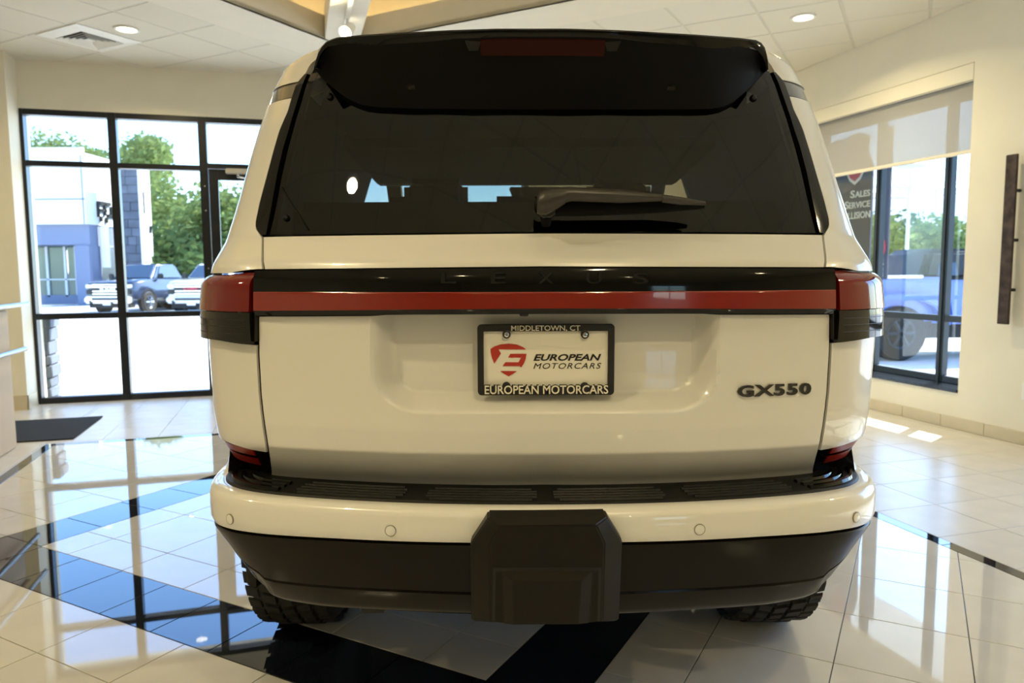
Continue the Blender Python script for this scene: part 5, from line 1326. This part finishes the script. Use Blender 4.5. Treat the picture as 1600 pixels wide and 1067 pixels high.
# shield emblem
cs = pl(1337, 262, dB); sh = [(-.20, .30), (-.1, .34), (0, .36), (.1, .34), (.20, .30), (.17, .02), (.08, -.13), (0, -.18), (-.08, -.13), (-.17, .02)]
MB().prism(sh, Vector(cs) + nrm * .002, ax, (0, 0, 1), nrm * .004).build('emblem', MT['signwhite'], sb)
MB().prism([(x * .86, y * .86 + .01) for x, y in sh], Vector(cs) + nrm * .006, ax, (0, 0, 1), nrm * .003).build('emblem_shield', MT['signpink'], sb)
MB().tube(RW(dB + .02, tb1 + .2, GZ), RW(dB + .02, tb1 + .2, .2), .02).tube(RW(dB + .02, tb0 - .2, GZ), RW(dB + .02, tb0 - .2, .2), .02).build('post', MT['silver'], sb)
child_fix(sb)
vb = empty('vertical_banner', 'narrow dark upright banner with vertical white lettering next to the window mullion', 'banner', loc=RW(S_R + 2.2, 7, GZ))
dV = S_R + 1.35
tv1 = room_of(pl(1390, 330, dV))[1]; tv0 = room_of(pl(1371, 330, dV))[1]
ztv = pl(1380, 200, dV)[2]; zbv = pl(1380, 436, dV)[2]
cV = RW(dV, (tv0 + tv1) / 2, 0); hv_ = (tv0 - tv1) / 2
MB().prism([(-hv_, zbv), (hv_, zbv), (hv_, ztv), (-hv_, ztv)], cV, ax, (0, 0, 1), -nrm * .015).build('cloth', MT['signdark'], vb)
MB().tube(RW(dV + .02, tv0 + .02, GZ), RW(dV + .02, tv0 + .02, ztv), .018).build('pole', MT['silver'], vb)
def zc_(v): return pl(1380, v, dV)[2]
text_obj('lettering', 'EUROPEAN', zc_(404) - zc_(432), hv_ * .8, MT['signwhite'], vb, tuple(Vector((cV[0], cV[1], (zc_(404) + zc_(432)) / 2)) + nrm * .003), xdir=(0, 0, 1), up=tuple(-ax), depth=.003)
text_obj('lettering', 'EUROPEAN MOTORCARS', zc_(205) - zc_(368), hv_ * .62, MT['signwhite'], vb, tuple(Vector((cV[0], cV[1], (zc_(205) + zc_(368)) / 2)) + nrm * .003), xdir=(0, 0, 1), up=tuple(-ax), depth=.003, bold=.01)
ce_ = Vector((cV[0], cV[1], zc_(386))); hs = (zc_(372) - zc_(400)) / 2
sh2 = [(hs * 1.0 * cos(a) * .62, hs * sin(a)) for a in [2 * pi * k / 16 for k in range(16)]]
MB().prism(sh2, ce_ + nrm * .004, ax, (0, 0, 1), nrm * .003).build('emblem', MT['signpink'], vb)
for k in (-1, 0, 1): MB().prism([(-hs * .30, hs * .26 * k - hs * .07), (hs * .34, hs * .26 * k - hs * .07), (hs * .34, hs * .26 * k + hs * .07), (-hs * .30, hs * .26 * k + hs * .07)], ce_ + nrm * .008, ax, (0, 0, 1), nrm * .002).build('emblem_bar', MT['signwhite'], vb)
child_fix(vb)
# lamp pole and wires, pale building far right
lp_ = on_ground(1415, 26)
lpole = empty('lamp_post', 'pale lamp post standing behind the blue pickup bed', 'lamp post', loc=lp_)
MB().tube((0, 0, 0), (0, 0, 5.0), .07, 10, .05).build('post', MT['silver'], lpole, smooth=50); MB().box((-.5, -.15, 4.95), (.5, .15, 5.1)).build('lamp_head', MT['silver'], lpole, bevel=.03)
MB().lathe([(0, .25), (.4, .2)], (0, 0, 0), (0, 0, 1), 12).build('footing', MT['concrete'], lpole)
wb = empty('white_building', 'low white building beyond the trees, right of the lamp post', 'building', loc=on_ground(1425, 62))
xw0, xw1 = -1.6, 7
z0_, z1_ = P3(1425, 345, 62)[2] - GZ, P3(1425, 297, 62)[2] - GZ
MB().box((xw0, 0, 0), (xw1, 6, z1_)).build('wall', MT['outwhite'], wb); MB().box((xw0 - .2, -.2, z1_), (xw1 + .2, 6.2, z1_ + .15)).build('roof_edge', MT['outwhite'], wb)
MB().box((1.6, -.03, z0_), (1.75, .01, z1_)).build('downpipe', MT['silver'], wb)
wr = MB()
A0 = Vector(P3(1300, 306, 30)); A1 = Vector(P3(1620, 276, 34))
for dz, sag in ((0, .4), (.5, .5)):
    last = None
    for k in range(13):
        q = k / 12; p = A0.lerp(A1, q) + Vector((0, 0, dz - sag * 4 * q * (1 - q)))
        if last: wr.tube(last, p, .025, 5, cap=False)
        last = p
o = wr.build('power_line', MT['black']); tag(o, 'pair of thin dark power lines sagging across the sky right', 'cable')
up_ = empty('utility_pole', 'wooden utility pole carrying the power lines', 'pole', loc=(A1[0], A1[1], GZ)); MB().tube((0, 0, 0), (0, 0, A1[2] - GZ + .9), .14, 10, .1).build('pole', MT['bark'], up_); MB().box((-.9, -.06, A1[2] - GZ + .3), (.9, .06, A1[2] - GZ + .42)).build('crossarm', MT['bark'], up_)
